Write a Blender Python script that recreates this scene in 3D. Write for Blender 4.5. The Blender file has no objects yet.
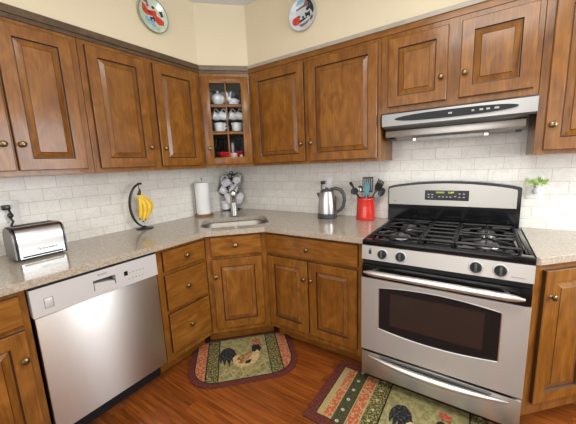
import bpy, bmesh, math, random
from mathutils import Vector, Matrix
random.seed(7)
SC = bpy.context.scene
COL = SC.collection
PI = math.pi
R2 = math.sqrt(2)

# ------------------------------------------------------------------ camera
cam_data = bpy.data.cameras.new('camera')
cam_data.sensor_width = 36.0
cam_data.lens = 287.717 / 576 * 36.0
cam_data.clip_start = 0.02
cam = bpy.data.objects.new('camera', cam_data)
COL.objects.link(cam)
_r = Vector((0.83108, 0.55462, -0.04125)); _u = Vector((-0.05780, 0.15990, 0.98544)); _f = Vector((-0.55314, 0.81659, -0.16495))
cam.matrix_world = Matrix(((_r.x, _u.x, -_f.x, 2.2397), (_r.y, _u.y, -_f.y, -2.2481), (_r.z, _u.z, -_f.z, 1.3674), (0, 0, 0, 1)))
SC.camera = cam

# ------------------------------------------------------------------ world, lights, exposure
SC.view_settings.view_transform = 'Standard'
SC.view_settings.look = 'None'
SC.view_settings.gamma = 1.0
SC.view_settings.use_curve_mapping = False
SC.view_settings.exposure = 0.0
SC.cycles.use_denoising = True
SC.cycles.max_bounces = 8
SC.cycles.caustics_reflective = False
SC.cycles.caustics_refractive = False
w = bpy.data.worlds.new('daylight')
SC.world = w
w.use_nodes = True
w.node_tree.nodes['Background'].inputs[0].default_value = (0.80, 0.90, 1.0, 1)
w.node_tree.nodes['Background'].inputs[1].default_value = 1.0


def area(name, loc, direction, sx, sy, power, color):
    d = bpy.data.lights.new(name, 'AREA')
    d.shape = 'RECTANGLE'; d.size = sx; d.size_y = sy
    d.energy = power; d.color = color
    o = bpy.data.objects.new(name, d)
    COL.objects.link(o)
    o.location = loc
    o.rotation_euler = Vector(direction).to_track_quat('-Z', 'Y').to_euler()
    return o


area('window_daylight', (3.93, -0.80, 1.60), (-1, 0, 0), 1.2, 1.1, 46, (0.93, 0.97, 1.0))
area('rear_fill_light', (2.0, -4.12, 1.50), (0, 1, 0), 3.2, 1.9, 44, (1.0, 0.98, 0.95))  # unseen fill, added to light the room from behind the camera
area('added_ceiling_light', (2.25, -1.9, 2.57), (0, 0, -1), 0.9, 0.9, 34, (1.0, 0.95, 0.87))  # lamp added out of view to light the room from above


# ------------------------------------------------------------------ materials
def new_mat(name):
    m = bpy.data.materials.new(name)
    m.use_nodes = True
    nt = m.node_tree
    return m, nt, nt.nodes['Principled BSDF']


def plain(name, col, rough=0.5, metal=0.0, coat=0.0, emit=None, noise=0.0, nscale=30.0, bump=0.0, spec=0.5):
    m, nt, b = new_mat(name)
    b.inputs['Base Color'].default_value = (*col, 1)
    b.inputs['Roughness'].default_value = rough
    b.inputs['Metallic'].default_value = metal
    b.inputs['Coat Weight'].default_value = coat
    b.inputs['Specular IOR Level'].default_value = spec
    if emit:
        b.inputs['Emission Color'].default_value = (*col, 1)
        b.inputs['Emission Strength'].default_value = emit
    if noise or bump:
        tc = nt.nodes.new('ShaderNodeTexCoord')
        n = nt.nodes.new('ShaderNodeTexNoise')
        n.inputs['Scale'].default_value = nscale
        n.inputs['Detail'].default_value = 4
        nt.links.new(tc.outputs['Object'], n.inputs['Vector'])
        if noise:
            r = nt.nodes.new('ShaderNodeValToRGB')
            r.color_ramp.elements[0].position = 0.3; r.color_ramp.elements[1].position = 0.7
            r.color_ramp.elements[0].color = (*[c * (1 - noise) for c in col], 1)
            r.color_ramp.elements[1].color = (*[min(1, c * (1 + noise)) for c in col], 1)
            nt.links.new(n.outputs['Fac'], r.inputs['Fac'])
            nt.links.new(r.outputs['Color'], b.inputs['Base Color'])
        if bump:
            bp = nt.nodes.new('ShaderNodeBump')
            bp.inputs['Strength'].default_value = bump
            bp.inputs['Distance'].default_value = 0.002
            nt.links.new(n.outputs['Fac'], bp.inputs['Height'])
            nt.links.new(bp.outputs['Normal'], b.inputs['Normal'])
    return m


def wood(name, dark, mid, light, axis, rough=0.33, coat=0.32):
    """stained maple: fine streaks along axis (0 x, 2 z) over a soft mottle"""
    m, nt, b = new_mat(name)
    N = nt.nodes; L = nt.links
    tc = N.new('ShaderNodeTexCoord'); oi = N.new('ShaderNodeObjectInfo')
    add = N.new('ShaderNodeVectorMath'); add.operation = 'MULTIPLY_ADD'
    cmb = N.new('ShaderNodeCombineXYZ')
    for i in range(3): L.new(oi.outputs['Random'], cmb.inputs[i])
    L.new(cmb.outputs[0], add.inputs[0]); add.inputs[1].default_value = (7, 3, 11)
    L.new(tc.outputs['Object'], add.inputs[2])
    mp = N.new('ShaderNodeMapping')
    sc = [110, 110, 110]; sc[axis] = 7
    mp.inputs['Scale'].default_value = sc
    L.new(add.outputs[0], mp.inputs['Vector'])
    n1 = N.new('ShaderNodeTexNoise'); n1.inputs['Scale'].default_value = 1; n1.inputs['Detail'].default_value = 6; n1.inputs['Distortion'].default_value = 0.6
    L.new(mp.outputs[0], n1.inputs['Vector'])
    mp2 = N.new('ShaderNodeMapping'); sc2 = [11, 11, 11]; sc2[axis] = 5
    mp2.inputs['Scale'].default_value = sc2
    L.new(add.outputs[0], mp2.inputs['Vector'])
    n2 = N.new('ShaderNodeTexNoise'); n2.inputs['Scale'].default_value = 1; n2.inputs['Detail'].default_value = 5; n2.inputs['Distortion'].default_value = 1.5
    L.new(mp2.outputs[0], n2.inputs['Vector'])
    mx = N.new('ShaderNodeMath'); mx.operation = 'MULTIPLY_ADD'; mx.inputs[1].default_value = 0.42
    L.new(n1.outputs['Fac'], mx.inputs[0])
    hf = N.new('ShaderNodeMath'); hf.operation = 'MULTIPLY'; hf.inputs[1].default_value = 0.58
    L.new(n2.outputs['Fac'], hf.inputs[0]); L.new(hf.outputs[0], mx.inputs[2])
    r = N.new('ShaderNodeValToRGB')
    e = r.color_ramp.elements
    e[0].position = 0.27; e[0].color = (*dark, 1); e[1].position = 0.72; e[1].color = (*light, 1)
    k = e.new(0.5); k.color = (*mid, 1)
    L.new(mx.outputs[0], r.inputs['Fac']); L.new(r.outputs['Color'], b.inputs['Base Color'])
    b.inputs['Roughness'].default_value = rough
    b.inputs['Coat Weight'].default_value = coat; b.inputs['Coat Roughness'].default_value = 0.14
    b.inputs['Specular IOR Level'].default_value = 0.25
    bp = N.new('ShaderNodeBump'); bp.inputs['Strength'].default_value = 0.06; bp.inputs['Distance'].default_value = 0.002
    L.new(n1.outputs['Fac'], bp.inputs['Height']); L.new(bp.outputs['Normal'], b.inputs['Normal'])
    return m


WD, WM, WL = (0.110, 0.035, 0.005), (0.222, 0.084, 0.012), (0.345, 0.145, 0.024)
M_wv = wood('wood_stained_upright', WD, WM, WL, 2)
M_wh = wood('wood_stained_across', WD, WM, WL, 0)
M_grooveshade = plain('wood_glaze_and_edge_shade', (0.055, 0.020, 0.008), 0.4, coat=0.2)
M_trim = wood('wood_moulding', (0.060, 0.036, 0.018), (0.105, 0.066, 0.036), (0.16, 0.105, 0.06), 0, rough=0.3)
M_trimlight = wood('wood_moulding_pale', (0.12, 0.09, 0.055), (0.19, 0.145, 0.095), (0.26, 0.21, 0.145), 0, rough=0.3)  # paler moulding wood for the upper band on the diagonal
M_trimgray = plain('moulding_grey_band', (0.40, 0.36, 0.30), 0.35, noise=0.12, nscale=14)
M_lining = plain('cabinet_lining', (0.46, 0.46, 0.475), 0.6, noise=0.1, nscale=20)
M_wall = plain('wall_paint_cream', (0.74, 0.655, 0.47), 0.75, noise=0.02, nscale=3)
M_ceil = plain('ceiling_paint', (0.72, 0.74, 0.78), 0.85)
M_paint = plain('wall_paint_pale', (0.70, 0.66, 0.58), 0.8)
M_white = plain('white_paint', (0.85, 0.85, 0.83), 0.45)
M_plate = plain('outlet_white', (0.86, 0.86, 0.84), 0.35)
M_black = plain('black_gloss', (0.006, 0.006, 0.007), 0.10, spec=0.32)
M_blackm = plain('black_matte', (0.012, 0.012, 0.013), 0.4, spec=0.3)
M_iron = plain('cast_iron', (0.010, 0.010, 0.011), 0.40, bump=0.3, nscale=220, spec=0.35)
M_cap = plain('burner_cap', (0.10, 0.10, 0.105), 0.28)
M_rubber = plain('grey_plastic', (0.06, 0.062, 0.066), 0.4)
M_brass = plain('antique_brass', (0.22, 0.165, 0.085), 0.30, metal=1.0)
M_china = plain('white_china', (0.82, 0.83, 0.86), 0.12, coat=0.4)
M_chinab = plain('cream_china', (0.84, 0.82, 0.78), 0.15, coat=0.4)
M_red = plain('red_glaze', (0.62, 0.035, 0.022), 0.16, coat=0.5)
M_redglass = plain('red_glass', (0.55, 0.02, 0.03), 0.1, coat=0.5)
M_pink = plain('pale_pink', (0.75, 0.5, 0.48), 0.4)
M_paper = plain('paper_towel', (0.86, 0.86, 0.86), 0.9, bump=0.4, nscale=160)
M_bamboo = plain('bamboo', (0.25, 0.125, 0.045), 0.45, noise=0.2, nscale=25)
M_banana = plain('banana_peel', (0.80, 0.53, 0.045), 0.42, noise=0.12, nscale=18)
M_bananatip = plain('banana_tip', (0.07, 0.045, 0.02), 0.7)
M_bananastem = plain('banana_stem', (0.45, 0.36, 0.06), 0.6)
M_wire = plain('black_wire', (0.015, 0.014, 0.014), 0.3)
M_teal = plain('teal_silicone', (0.10, 0.30, 0.36), 0.4)
M_leaf = plain('leaf_green', (0.27, 0.47, 0.10), 0.45, noise=0.35, nscale=60)
M_leaf2 = plain('leaf_pale', (0.55, 0.70, 0.30), 0.45, noise=0.2, nscale=60)
M_clear = plain('grey_glass_vase', (0.55, 0.57, 0.58), 0.1, coat=0.5)
M_digit = plain('clock_digits', (0.75, 0.80, 0.12), 0.5, emit=0.9)
M_digitd = plain('clock_digits_dim', (0.25, 0.30, 0.03), 0.5, emit=0.5)
M_print = plain('pale_print', (0.45, 0.45, 0.46), 0.5)
M_ink = plain('dark_print', (0.03, 0.03, 0.035), 0.5)
M_greyprint = plain('grey_print', (0.30, 0.30, 0.31), 0.5)
M_darkshade = plain('dark_steel_and_shade', (0.20, 0.195, 0.19), 0.4, metal=0.9)  # toaster ends and drawer recess carry painted shade; faucet lever is dark metal
M_lens = plain('lamp_lens', (0.42, 0.42, 0.40), 0.3, noise=.15, nscale=90, emit=0.12)
M_slot = plain('toaster_slot', (0.01, 0.01, 0.01), 0.6)


def steel(name, col, rough, aniso=0.0, rot=0.0, streak=None):
    m, nt, b = new_mat(name)
    b.inputs['Base Color'].default_value = (*col, 1)
    b.inputs['Metallic'].default_value = 1.0
    b.inputs['Roughness'].default_value = rough
    if aniso:
        b.inputs['Anisotropic'].default_value = aniso
        b.inputs['Anisotropic Rotation'].default_value = rot
        t = nt.nodes.new('ShaderNodeTangent'); t.direction_type = 'RADIAL'; t.axis = 'Z'
        nt.links.new(t.outputs[0], b.inputs['Tangent'])
    if streak:
        tc = nt.nodes.new('ShaderNodeTexCoord'); mp = nt.nodes.new('ShaderNodeMapping')
        mp.inputs['Scale'].default_value = streak
        n = nt.nodes.new('ShaderNodeTexNoise'); n.inputs['Scale'].default_value = 1; n.inputs['Detail'].default_value = 3
        nt.links.new(tc.outputs['Object'], mp.inputs['Vector']); nt.links.new(mp.outputs[0], n.inputs['Vector'])
        bp = nt.nodes.new('ShaderNodeBump'); bp.inputs['Strength'].default_value = 0.05; bp.inputs['Distance'].default_value = 0.001
        nt.links.new(n.outputs['Fac'], bp.inputs['Height']); nt.links.new(bp.outputs['Normal'], b.inputs['Normal'])
    return m


M_steel = steel('brushed_steel', (0.47, 0.45, 0.42), 0.40, 0.85, 0.25, (3, 3, 900))
M_steeldw = steel('brushed_steel_pale', (0.70, 0.69, 0.675), 0.40, 0.85, 0.25, (3, 3, 900))
M_steelp = plain('silver_panel', (0.60, 0.60, 0.595), 0.40, metal=0.2)
M_chrome = steel('polished_steel', (0.72, 0.72, 0.72), 0.14)
M_hood = steel('hood_steel', (0.36, 0.355, 0.345), 0.36, 0.85, 0.25, (3, 3, 900))
M_satin = steel('satin_nickel', (0.48, 0.47, 0.45), 0.28)
M_handle = steel('satin_handle', (0.74, 0.73, 0.71), 0.36)
M_toast = steel('brushed_toaster_steel', (0.56, 0.56, 0.56), 0.28)
M_sink = steel('sink_steel', (0.30, 0.29, 0.27), 0.45)


def glass(name, tint, refl):
    m, nt, b = new_mat(name)
    nt.nodes.remove(b)
    out = [n for n in nt.nodes if n.type == 'OUTPUT_MATERIAL'][0]
    tr = nt.nodes.new('ShaderNodeBsdfTransparent'); tr.inputs[0].default_value = (*tint, 1)
    gl = nt.nodes.new('ShaderNodeBsdfGlossy'); gl.inputs['Roughness'].default_value = 0.03
    fr = nt.nodes.new('ShaderNodeLayerWeight'); fr.inputs['Blend'].default_value = refl
    mx = nt.nodes.new('ShaderNodeMixShader')
    nt.links.new(fr.outputs['Fresnel'], mx.inputs[0]); nt.links.new(tr.outputs[0], mx.inputs[1]); nt.links.new(gl.outputs[0], mx.inputs[2])
    nt.links.new(mx.outputs[0], out.inputs[0])
    return m


M_glass = glass('window_glass', (0.97, 0.98, 0.98), 0.08)
M_tumbler = glass('tumbler_glass', (0.88, 0.90, 0.91), 0.15)


def stone_mat():
    m, nt, b = new_mat('quartz_worktop')
    N = nt.nodes; L = nt.links
    tc = N.new('ShaderNodeTexCoord')
    v = N.new('ShaderNodeTexVoronoi'); v.inputs['Scale'].default_value = 170
    n = N.new('ShaderNodeTexNoise'); n.inputs['Scale'].default_value = 95; n.inputs['Detail'].default_value = 5
    L.new(tc.outputs['Object'], v.inputs['Vector']); L.new(tc.outputs['Object'], n.inputs['Vector'])
    r1 = N.new('ShaderNodeValToRGB')
    e = r1.color_ramp.elements
    e[0].position = 0.30; e[0].color = (0.33, 0.275, 0.21, 1); e[1].position = 0.70; e[1].color = (0.48, 0.415, 0.33, 1)
    L.new(n.outputs['Fac'], r1.inputs['Fac'])
    sp = N.new('ShaderNodeSeparateColor'); L.new(v.outputs['Color'], sp.inputs[0])
    r2 = N.new('ShaderNodeValToRGB'); e = r2.color_ramp.elements
    e[0].position = 0.80; e[0].color = (0, 0, 0, 1); e[1].position = 0.86; e[1].color = (1, 1, 1, 1)
    L.new(sp.outputs[0], r2.inputs['Fac'])
    mx = N.new('ShaderNodeMixRGB'); mx.inputs[2].default_value = (0.48, 0.43, 0.36, 1)
    L.new(r2.outputs['Color'], mx.inputs[0]); L.new(r1.outputs['Color'], mx.inputs[1])
    L.new(mx.outputs[0], b.inputs['Base Color'])
    b.inputs['Roughness'].default_value = 0.13
    b.inputs['Specular IOR Level'].default_value = 0.55
    return m


M_stone = stone_mat()


def tile_mat(name, horiz, zoff, hoff):
    """marble subway tiles, 152 x 76 mm, running bond; horiz = 0 for the x wall, 1 for the y wall"""
    m, nt, b = new_mat(name)
    N = nt.nodes; L = nt.links
    tc = N.new('ShaderNodeTexCoord'); sp = N.new('ShaderNodeSeparateXYZ'); cb = N.new('ShaderNodeCombineXYZ')
    L.new(tc.outputs['Object'], sp.inputs[0])
    a1 = N.new('ShaderNodeMath'); a1.operation = 'ADD'; a1.inputs[1].default_value = hoff
    a2 = N.new('ShaderNodeMath'); a2.operation = 'ADD'; a2.inputs[1].default_value = zoff
    L.new(sp.outputs[horiz], a1.inputs[0]); L.new(sp.outputs[2], a2.inputs[0])
    L.new(a1.outputs[0], cb.inputs[0]); L.new(a2.outputs[0], cb.inputs[1])
    br = N.new('ShaderNodeTexBrick')
    br.inputs['Scale'].default_value = 1.0
    br.inputs['Brick Width'].default_value = 0.153; br.inputs['Row Height'].default_value = 0.0763
    br.inputs['Mortar Size'].default_value = 0.0018; br.inputs['Mortar Smooth'].default_value = 0.3; br.inputs['Bias'].default_value = 0.0
    br.inputs['Color1'].default_value = (0.86, 0.845, 0.795, 1); br.inputs['Color2'].default_value = (0.79, 0.775, 0.725, 1)
    br.inputs['Mortar'].default_value = (0.58, 0.565, 0.525, 1)
    L.new(cb.outputs[0], br.inputs['Vector'])
    n = N.new('ShaderNodeTexNoise'); n.inputs['Scale'].default_value = 7; n.inputs['Detail'].default_value = 7; n.inputs['Distortion'].default_value = 2.2
    L.new(tc.outputs['Object'], n.inputs['Vector'])
    r = N.new('ShaderNodeValToRGB'); e = r.color_ramp.elements
    e[0].position = 0.44; e[0].color = (1, 1, 1, 1); e[1].position = 0.56; e[1].color = (1, 1, 1, 1)
    k = e.new(0.50); k.color = (0.92, 0.91, 0.89, 1)
    L.new(n.outputs['Fac'], r.inputs['Fac'])
    mx = N.new('ShaderNodeMixRGB'); mx.blend_type = 'MULTIPLY'; mx.inputs[0].default_value = 1
    L.new(br.outputs['Color'], mx.inputs[1]); L.new(r.outputs['Color'], mx.inputs[2])
    L.new(mx.outputs[0], b.inputs['Base Color'])
    b.inputs['Roughness'].default_value = 0.3
    iv = N.new('ShaderNodeMath'); iv.operation = 'SUBTRACT'; iv.inputs[0].default_value = 1
    L.new(br.outputs['Fac'], iv.inputs[1])
    bp = N.new('ShaderNodeBump'); bp.inputs['Strength'].default_value = 0.35; bp.inputs['Distance'].default_value = 0.001
    L.new(iv.outputs[0], bp.inputs['Height']); L.new(bp.outputs['Normal'], b.inputs['Normal'])
    return m


M_tileb = tile_mat('marble_tiles_back', 0, -1.357 + 0.0763 * 20, 0.1)
M_tilel = tile_mat('marble_tiles_left', 1, -1.357 + 0.0763 * 20, 5 * 0.153 * 2 + 0.167)


def floor_mat():
    m, nt, b = new_mat('cherry_floor_planks')
    N = nt.nodes; L = nt.links
    tc = N.new('ShaderNodeTexCoord')
    br = N.new('ShaderNodeTexBrick'); br.inputs['Scale'].default_value = 1
    br.inputs['Brick Width'].default_value = 0.9; br.inputs['Row Height'].default_value = 0.083
    br.inputs['Mortar Size'].default_value = 0.0009; br.inputs['Mortar Smooth'].default_value = 0.2; br.inputs['Bias'].default_value = 0
    br.inputs['Color1'].default_value = (0.0, 0.0, 0.0, 1); br.inputs['Color2'].default_value = (1, 1, 1, 1); br.inputs['Mortar'].default_value = (0.3, 0.3, 0.3, 1)
    br.offset = 0.37
    L.new(tc.outputs['Object'], br.inputs['Vector'])
    mp = N.new('ShaderNodeMapping'); mp.inputs['Scale'].default_value = (3.2, 70, 1)
    L.new(tc.outputs['Object'], mp.inputs['Vector'])
    ofs = N.new('ShaderNodeVectorMath'); ofs.operation = 'MULTIPLY_ADD'; ofs.inputs[1].default_value = (13, 5, 9)
    L.new(br.outputs['Color'], ofs.inputs[0]); L.new(mp.outputs[0], ofs.inputs[2])
    n = N.new('ShaderNodeTexNoise'); n.inputs['Scale'].default_value = 1.0; n.inputs['Detail'].default_value = 6; n.inputs['Distortion'].default_value = 1.0
    L.new(ofs.outputs[0], n.inputs['Vector'])
    r = N.new('ShaderNodeValToRGB'); e = r.color_ramp.elements
    e[0].position = 0.30; e[0].color = (0.13, 0.031, 0.006, 1); e[1].position = 0.70; e[1].color = (0.34, 0.098, 0.018, 1)
    k = e.new(0.5); k.color = (0.235, 0.060, 0.010, 1)
    L.new(n.outputs['Fac'], r.inputs['Fac'])
    hs = N.new('ShaderNodeHueSaturation')
    vm = N.new('ShaderNodeMapRange'); vm.inputs[3].default_value = 0.82; vm.inputs[4].default_value = 1.12
    sp = N.new('ShaderNodeSeparateColor'); L.new(br.outputs['Color'], sp.inputs[0]); L.new(sp.outputs[0], vm.inputs[0])
    L.new(vm.outputs[0], hs.inputs['Value']); L.new(r.outputs['Color'], hs.inputs['Color'])
    mx = N.new('ShaderNodeMixRGB'); mx.inputs[2].default_value = (0.06, 0.014, 0.005, 1)
    L.new(br.outputs['Fac'], mx.inputs[0]); L.new(hs.outputs['Color'], mx.inputs[1])
    L.new(mx.outputs[0], b.inputs['Base Color'])
    b.inputs['Roughness'].default_value = 0.3
    return m


M_floor = floor_mat()


def rug_mat(name, a, c, scale=120, thr=0.5):
    m, nt, b = new_mat(name)
    N = nt.nodes; L = nt.links
    tc = N.new('ShaderNodeTexCoord'); n = N.new('ShaderNodeTexNoise')
    n.inputs['Scale'].default_value = scale; n.inputs['Detail'].default_value = 3
    L.new(tc.outputs['Object'], n.inputs['Vector'])
    r = N.new('ShaderNodeValToRGB'); e = r.color_ramp.elements
    e[0].position = thr - 0.07; e[0].color = (*a, 1); e[1].position = thr + 0.07; e[1].color = (*c, 1)
    L.new(n.outputs['Fac'], r.inputs['Fac']); L.new(r.outputs['Color'], b.inputs['Base Color'])
    b.inputs['Roughness'].default_value = 0.95; b.inputs['Specular IOR Level'].default_value = 0.1
    bp = N.new('ShaderNodeBump'); bp.inputs['Strength'].default_value = 0.5; bp.inputs['Distance'].default_value = 0.002
    L.new(n.outputs['Fac'], bp.inputs['Height']); L.new(bp.outputs['Normal'], b.inputs['Normal'])
    return m


RM = [rug_mat('rug_burgundy', (0.085, 0.022, 0.017), (0.15, 0.045, 0.033), 160),           # 0
      rug_mat('rug_black', (0.012, 0.012, 0.012), (0.035, 0.035, 0.03), 160),            # 1
      rug_mat('rug_sage', (0.235, 0.205, 0.085), (0.35, 0.305, 0.14), 40),                   # 2
      rug_mat('rug_olive_pattern', (0.07, 0.065, 0.022), (0.33, 0.27, 0.11), 95, 0.54),  # 3
      rug_mat('rug_rust', (0.40, 0.10, 0.045), (0.50, 0.29, 0.14), 75, 0.54),             # 4
      rug_mat('rug_gold', (0.34, 0.25, 0.10), (0.42, 0.33, 0.15), 110),                  # 5
      rug_mat('rug_dark_green', (0.042, 0.045, 0.022), (0.08, 0.08, 0.035), 120),           # 6
      rug_mat('rug_cream', (0.42, 0.38, 0.24), (0.48, 0.43, 0.29), 120),                 # 7
      rug_mat('rug_brown', (0.20, 0.10, 0.035), (0.42, 0.25, 0.10), 60),                 # 8
      rug_mat('rug_tan', (0.50, 0.34, 0.16), (0.62, 0.46, 0.24), 70),                    # 9
      rug_mat('rug_red', (0.42, 0.06, 0.05), (0.55, 0.11, 0.08), 120),                   # 10
      rug_mat('rug_charcoal', (0.022, 0.024, 0.024), (0.10, 0.10, 0.085), 85, 0.6)]      # 11


# ------------------------------------------------------------------ mesh helpers
class MB:
    def __init__(self):
        self.bm = bmesh.new()

    def box(self, x0, x1, y0, y1, z0, z1, mat=0, bevel=0.0, seg=2, M=None):
        res = bmesh.ops.create_cube(self.bm, size=1.0)
        vs = res['verts']
        for v in vs:
            v.co = Vector(((x0 + x1) / 2 + v.co.x * (x1 - x0), (y0 + y1) / 2 + v.co.y * (y1 - y0), (z0 + z1) / 2 + v.co.z * (z1 - z0)))
        fs = list({f for v in vs for f in v.link_faces})
        for f in fs: f.material_index = mat
        if bevel:
            es = list({e for v in vs for e in v.link_edges})
            rr = bmesh.ops.bevel(self.bm, geom=es, offset=bevel, segments=seg, affect='EDGES', profile=0.5)
            for f in rr['faces']: f.material_index = mat
            vs = list({v for f in rr['faces'] for v in f.verts} | {v for v in vs if v.is_valid})
        if M is not None:
            bmesh.ops.transform(self.bm, matrix=M, verts=[v for v in vs if v.is_valid])
        return vs

    def face(self, pts, mat=0):
        vs = [self.bm.verts.new(p) for p in pts]
        f = self.bm.faces.new(vs); f.material_index = mat
        return f

    def prism(self, pts, z0, z1, mat=0, M=None):
        """pts 2-D (x, y), extruded z0..z1; M maps the result"""
        if sum(pts[i][0] * pts[(i + 1) % len(pts)][1] - pts[(i + 1) % len(pts)][0] * pts[i][1] for i in range(len(pts))) < 0:
            pts = pts[::-1]
        M = M or Matrix.Identity(4)
        lo = [self.bm.verts.new(M @ Vector((x, y, z0))) for x, y in pts]
        hi = [self.bm.verts.new(M @ Vector((x, y, z1))) for x, y in pts]
        n = len(pts)
        fs = [self.bm.faces.new(lo[::-1]), self.bm.faces.new(hi)]
        for i in range(n):
            fs.append(self.bm.faces.new((lo[i], lo[(i + 1) % n], hi[(i + 1) % n], hi[i])))
        for f in fs: f.material_index = mat
        return fs

    def lathe(self, prof, M=None, seg=24, mat=0):
        M = M or Matrix.Identity(4)
        rings = []
        for r, z in prof:
            if r < 1e-6:
                rings.append([self.bm.verts.new(M @ Vector((0, 0, z)))])
            else:
                rings.append([self.bm.verts.new(M @ Vector((r * math.cos(2 * PI * i / seg), r * math.sin(2 * PI * i / seg), z))) for i in range(seg)])
        for a, c in zip(rings, rings[1:]):
            for i in range(seg):
                j = (i + 1) % seg
                if len(a) == 1 and len(c) == 1: continue
                if len(a) == 1: f = self.bm.faces.new((a[0], c[i], c[j]))
                elif len(c) == 1: f = self.bm.faces.new((a[i], a[j], c[0]))
                else: f = self.bm.faces.new((a[i], a[j], c[j], c[i]))
                f.material_index = mat

    def tube(self, pts, r, seg=8, mat=0, closed=False, flat=None):
        pts = [Vector(p) for p in pts]
        n = len(pts)
        rs = r if isinstance(r, (list, tuple)) else [r] * n
        up = None; rings = []
        for i in range(n):
            if closed: t = pts[(i + 1) % n] - pts[i - 1]
            elif i == 0: t = pts[1] - pts[0]
            elif i == n - 1: t = pts[-1] - pts[-2]
            else: t = pts[i + 1] - pts[i - 1]
            t.normalize()
            if up is None:
                up = Vector((0, 0, 1)) if abs(t.z) < 0.9 else Vector((1, 0, 0))
            s = t.cross(up); s.normalize(); up = s.cross(t); up.normalize()
            fl = flat or 1.0
            rings.append([self.bm.verts.new(pts[i] + rs[i] * (math.cos(2 * PI * k / seg) * s + fl * math.sin(2 * PI * k / seg) * up)) for k in range(seg)])
        m = n if closed else n - 1
        for i in range(m):
            a, c = rings[i], rings[(i + 1) % n]
            for k in range(seg):
                f = self.bm.faces.new((a[k], a[(k + 1) % seg], c[(k + 1) % seg], c[k])); f.material_index = mat
        if not closed:
            for ring in (rings[0][::-1], rings[-1]):
                f = self.bm.faces.new(ring); f.material_index = mat

    def ball(self, c, rx, ry=None, rz=None, mat=0, seg=16, M=None):
        ry = ry or rx; rz = rz or rx
        T = (M or Matrix.Identity(4)) @ Matrix.Translation(c) @ Matrix.Diagonal((rx, ry, rz, 1))
        res = bmesh.ops.create_uvsphere(self.bm, u_segments=seg, v_segments=max(6, seg // 2 + 2), radius=1.0, matrix=T)
        for f in {f for v in res['verts'] for f in v.link_faces}: f.material_index = mat

    def build(self, name, mats, parent=None, angle=35):
        bm = self.bm
        bmesh.ops.recalc_face_normals(bm, faces=bm.faces[:])
        lim = math.radians(angle)
        for f in bm.faces: f.smooth = True
        for e in bm.edges:
            if len(e.link_faces) == 2:
                e.smooth = e.calc_face_angle(0) < lim
            else:
                e.smooth = False
        me = bpy.data.meshes.new(name)
        bm.to_mesh(me); bm.free()
        for m in (mats if isinstance(mats, (list, tuple)) else [mats]): me.materials.append(m)
        o = bpy.data.objects.new(name, me)
        COL.objects.link(o)
        if parent: o.parent = parent
        return o


def tag(o, label=None, cat=None, group=None, kind=None):
    if label: o['label'] = label
    if cat: o['category'] = cat
    if group: o['group'] = group
    if kind: o['kind'] = kind
    return o


def thing(name, label, cat, loc=(0, 0, 0), rz=0.0, group=None):
    o = bpy.data.objects.new(name, None)
    o.empty_display_size = 0.05
    COL.objects.link(o)
    o.location = loc; o.rotation_euler = (0, 0, rz)
    return tag(o, label, cat, group)


def dup(root, loc, rz, label, group=None):
    r = root.copy(); COL.objects.link(r)
    r.location = loc; r.rotation_euler = (0, 0, rz) if not hasattr(rz, '__len__') else rz
    r['label'] = label
    if group: r['group'] = group
    for ch in list(root.children):
        c = ch.copy(); COL.objects.link(c); c.parent = r
        for g in ch.children:
            d = g.copy(); COL.objects.link(d); d.parent = c
    return r


def struct(name, mb, mats):
    return tag(mb.build(name, mats), kind='structure')


def rot_to(direction):
    return Vector(direction).to_track_quat('Z', 'Y').to_matrix().to_4x4()


def text_mesh(name, body, size, mat, parent, loc, rot, extrude=0.0003, shear=0.0):
    c = bpy.data.curves.new(name, 'FONT')
    c.body = body; c.size = size; c.extrude = extrude; c.align_x = 'CENTER'; c.align_y = 'CENTER'; c.shear = shear
    c.resolution_u = 2
    o = bpy.data.objects.new(name, c)
    COL.objects.link(o)
    dg = bpy.context.evaluated_depsgraph_get()
    me = bpy.data.meshes.new_from_object(o.evaluated_get(dg))
    bpy.data.objects.remove(o); bpy.data.curves.remove(c)
    me.materials.clear(); me.materials.append(mat)
    n = bpy.data.objects.new(name, me)
    COL.objects.link(n); n.parent = parent
    n.location = loc; n.rotation_euler = rot
    return n


# ------------------------------------------------------------------ dimensions
UD, UF = 0.590, 0.310         # diagonal wall cabinet along the walls, wall cabinet depth
BD, BF = 0.9285, 0.610        # same for the base cabinets
ZB, ZT, ZS, ZC = 1.362, 2.110, 2.168, 2.622
CT0, CT = 0.885, 0.920
LX = -4.2                      # far end of the left run (y)
RX = 4.0

# ------------------------------------------------------------------ setting
b = MB(); b.box(-0.15, RX + 0.15, LX - 0.15, 0.15, -0.06, 0.0); struct('floor', b, M_floor)
b = MB(); b.box(-0.15, RX + 0.15, LX - 0.15, 0.15, ZC, ZC + 0.06); struct('ceiling', b, M_ceil)
b = MB(); b.box(-0.15, RX + 0.15, 0.011, 0.15, 0, ZC); struct('wall_back', b, M_paint)
b = MB(); b.box(-0.15, -0.011, LX, 0.011, 0, ZC); struct('wall_left', b, M_paint)
b = MB()                                      # right wall with the window opening
b.box(RX, RX + .15, LX, 0.011, 0, 1.0); b.box(RX, RX + .15, LX, 0.011, 2.2, ZC)
b.box(RX, RX + .15, LX, -1.45, 1.0, 2.2); b.box(RX, RX + .15, -0.15, 0.011, 1.0, 2.2)
struct('wall_right', b, M_paint)
b = MB()                                      # unseen wall behind, opening added for the rear fill light
b.box(-0.15, 0.4, LX - .15, LX, 0, ZC); b.box(3.6, RX + .15, LX - .15, LX, 0, ZC)
b.box(0.4, 3.6, LX - .15, LX, 2.45, ZC); b.box(0.4, 3.6, LX - .15, LX, 0, 0.55)
struct('wall_rear', b, M_paint)


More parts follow.
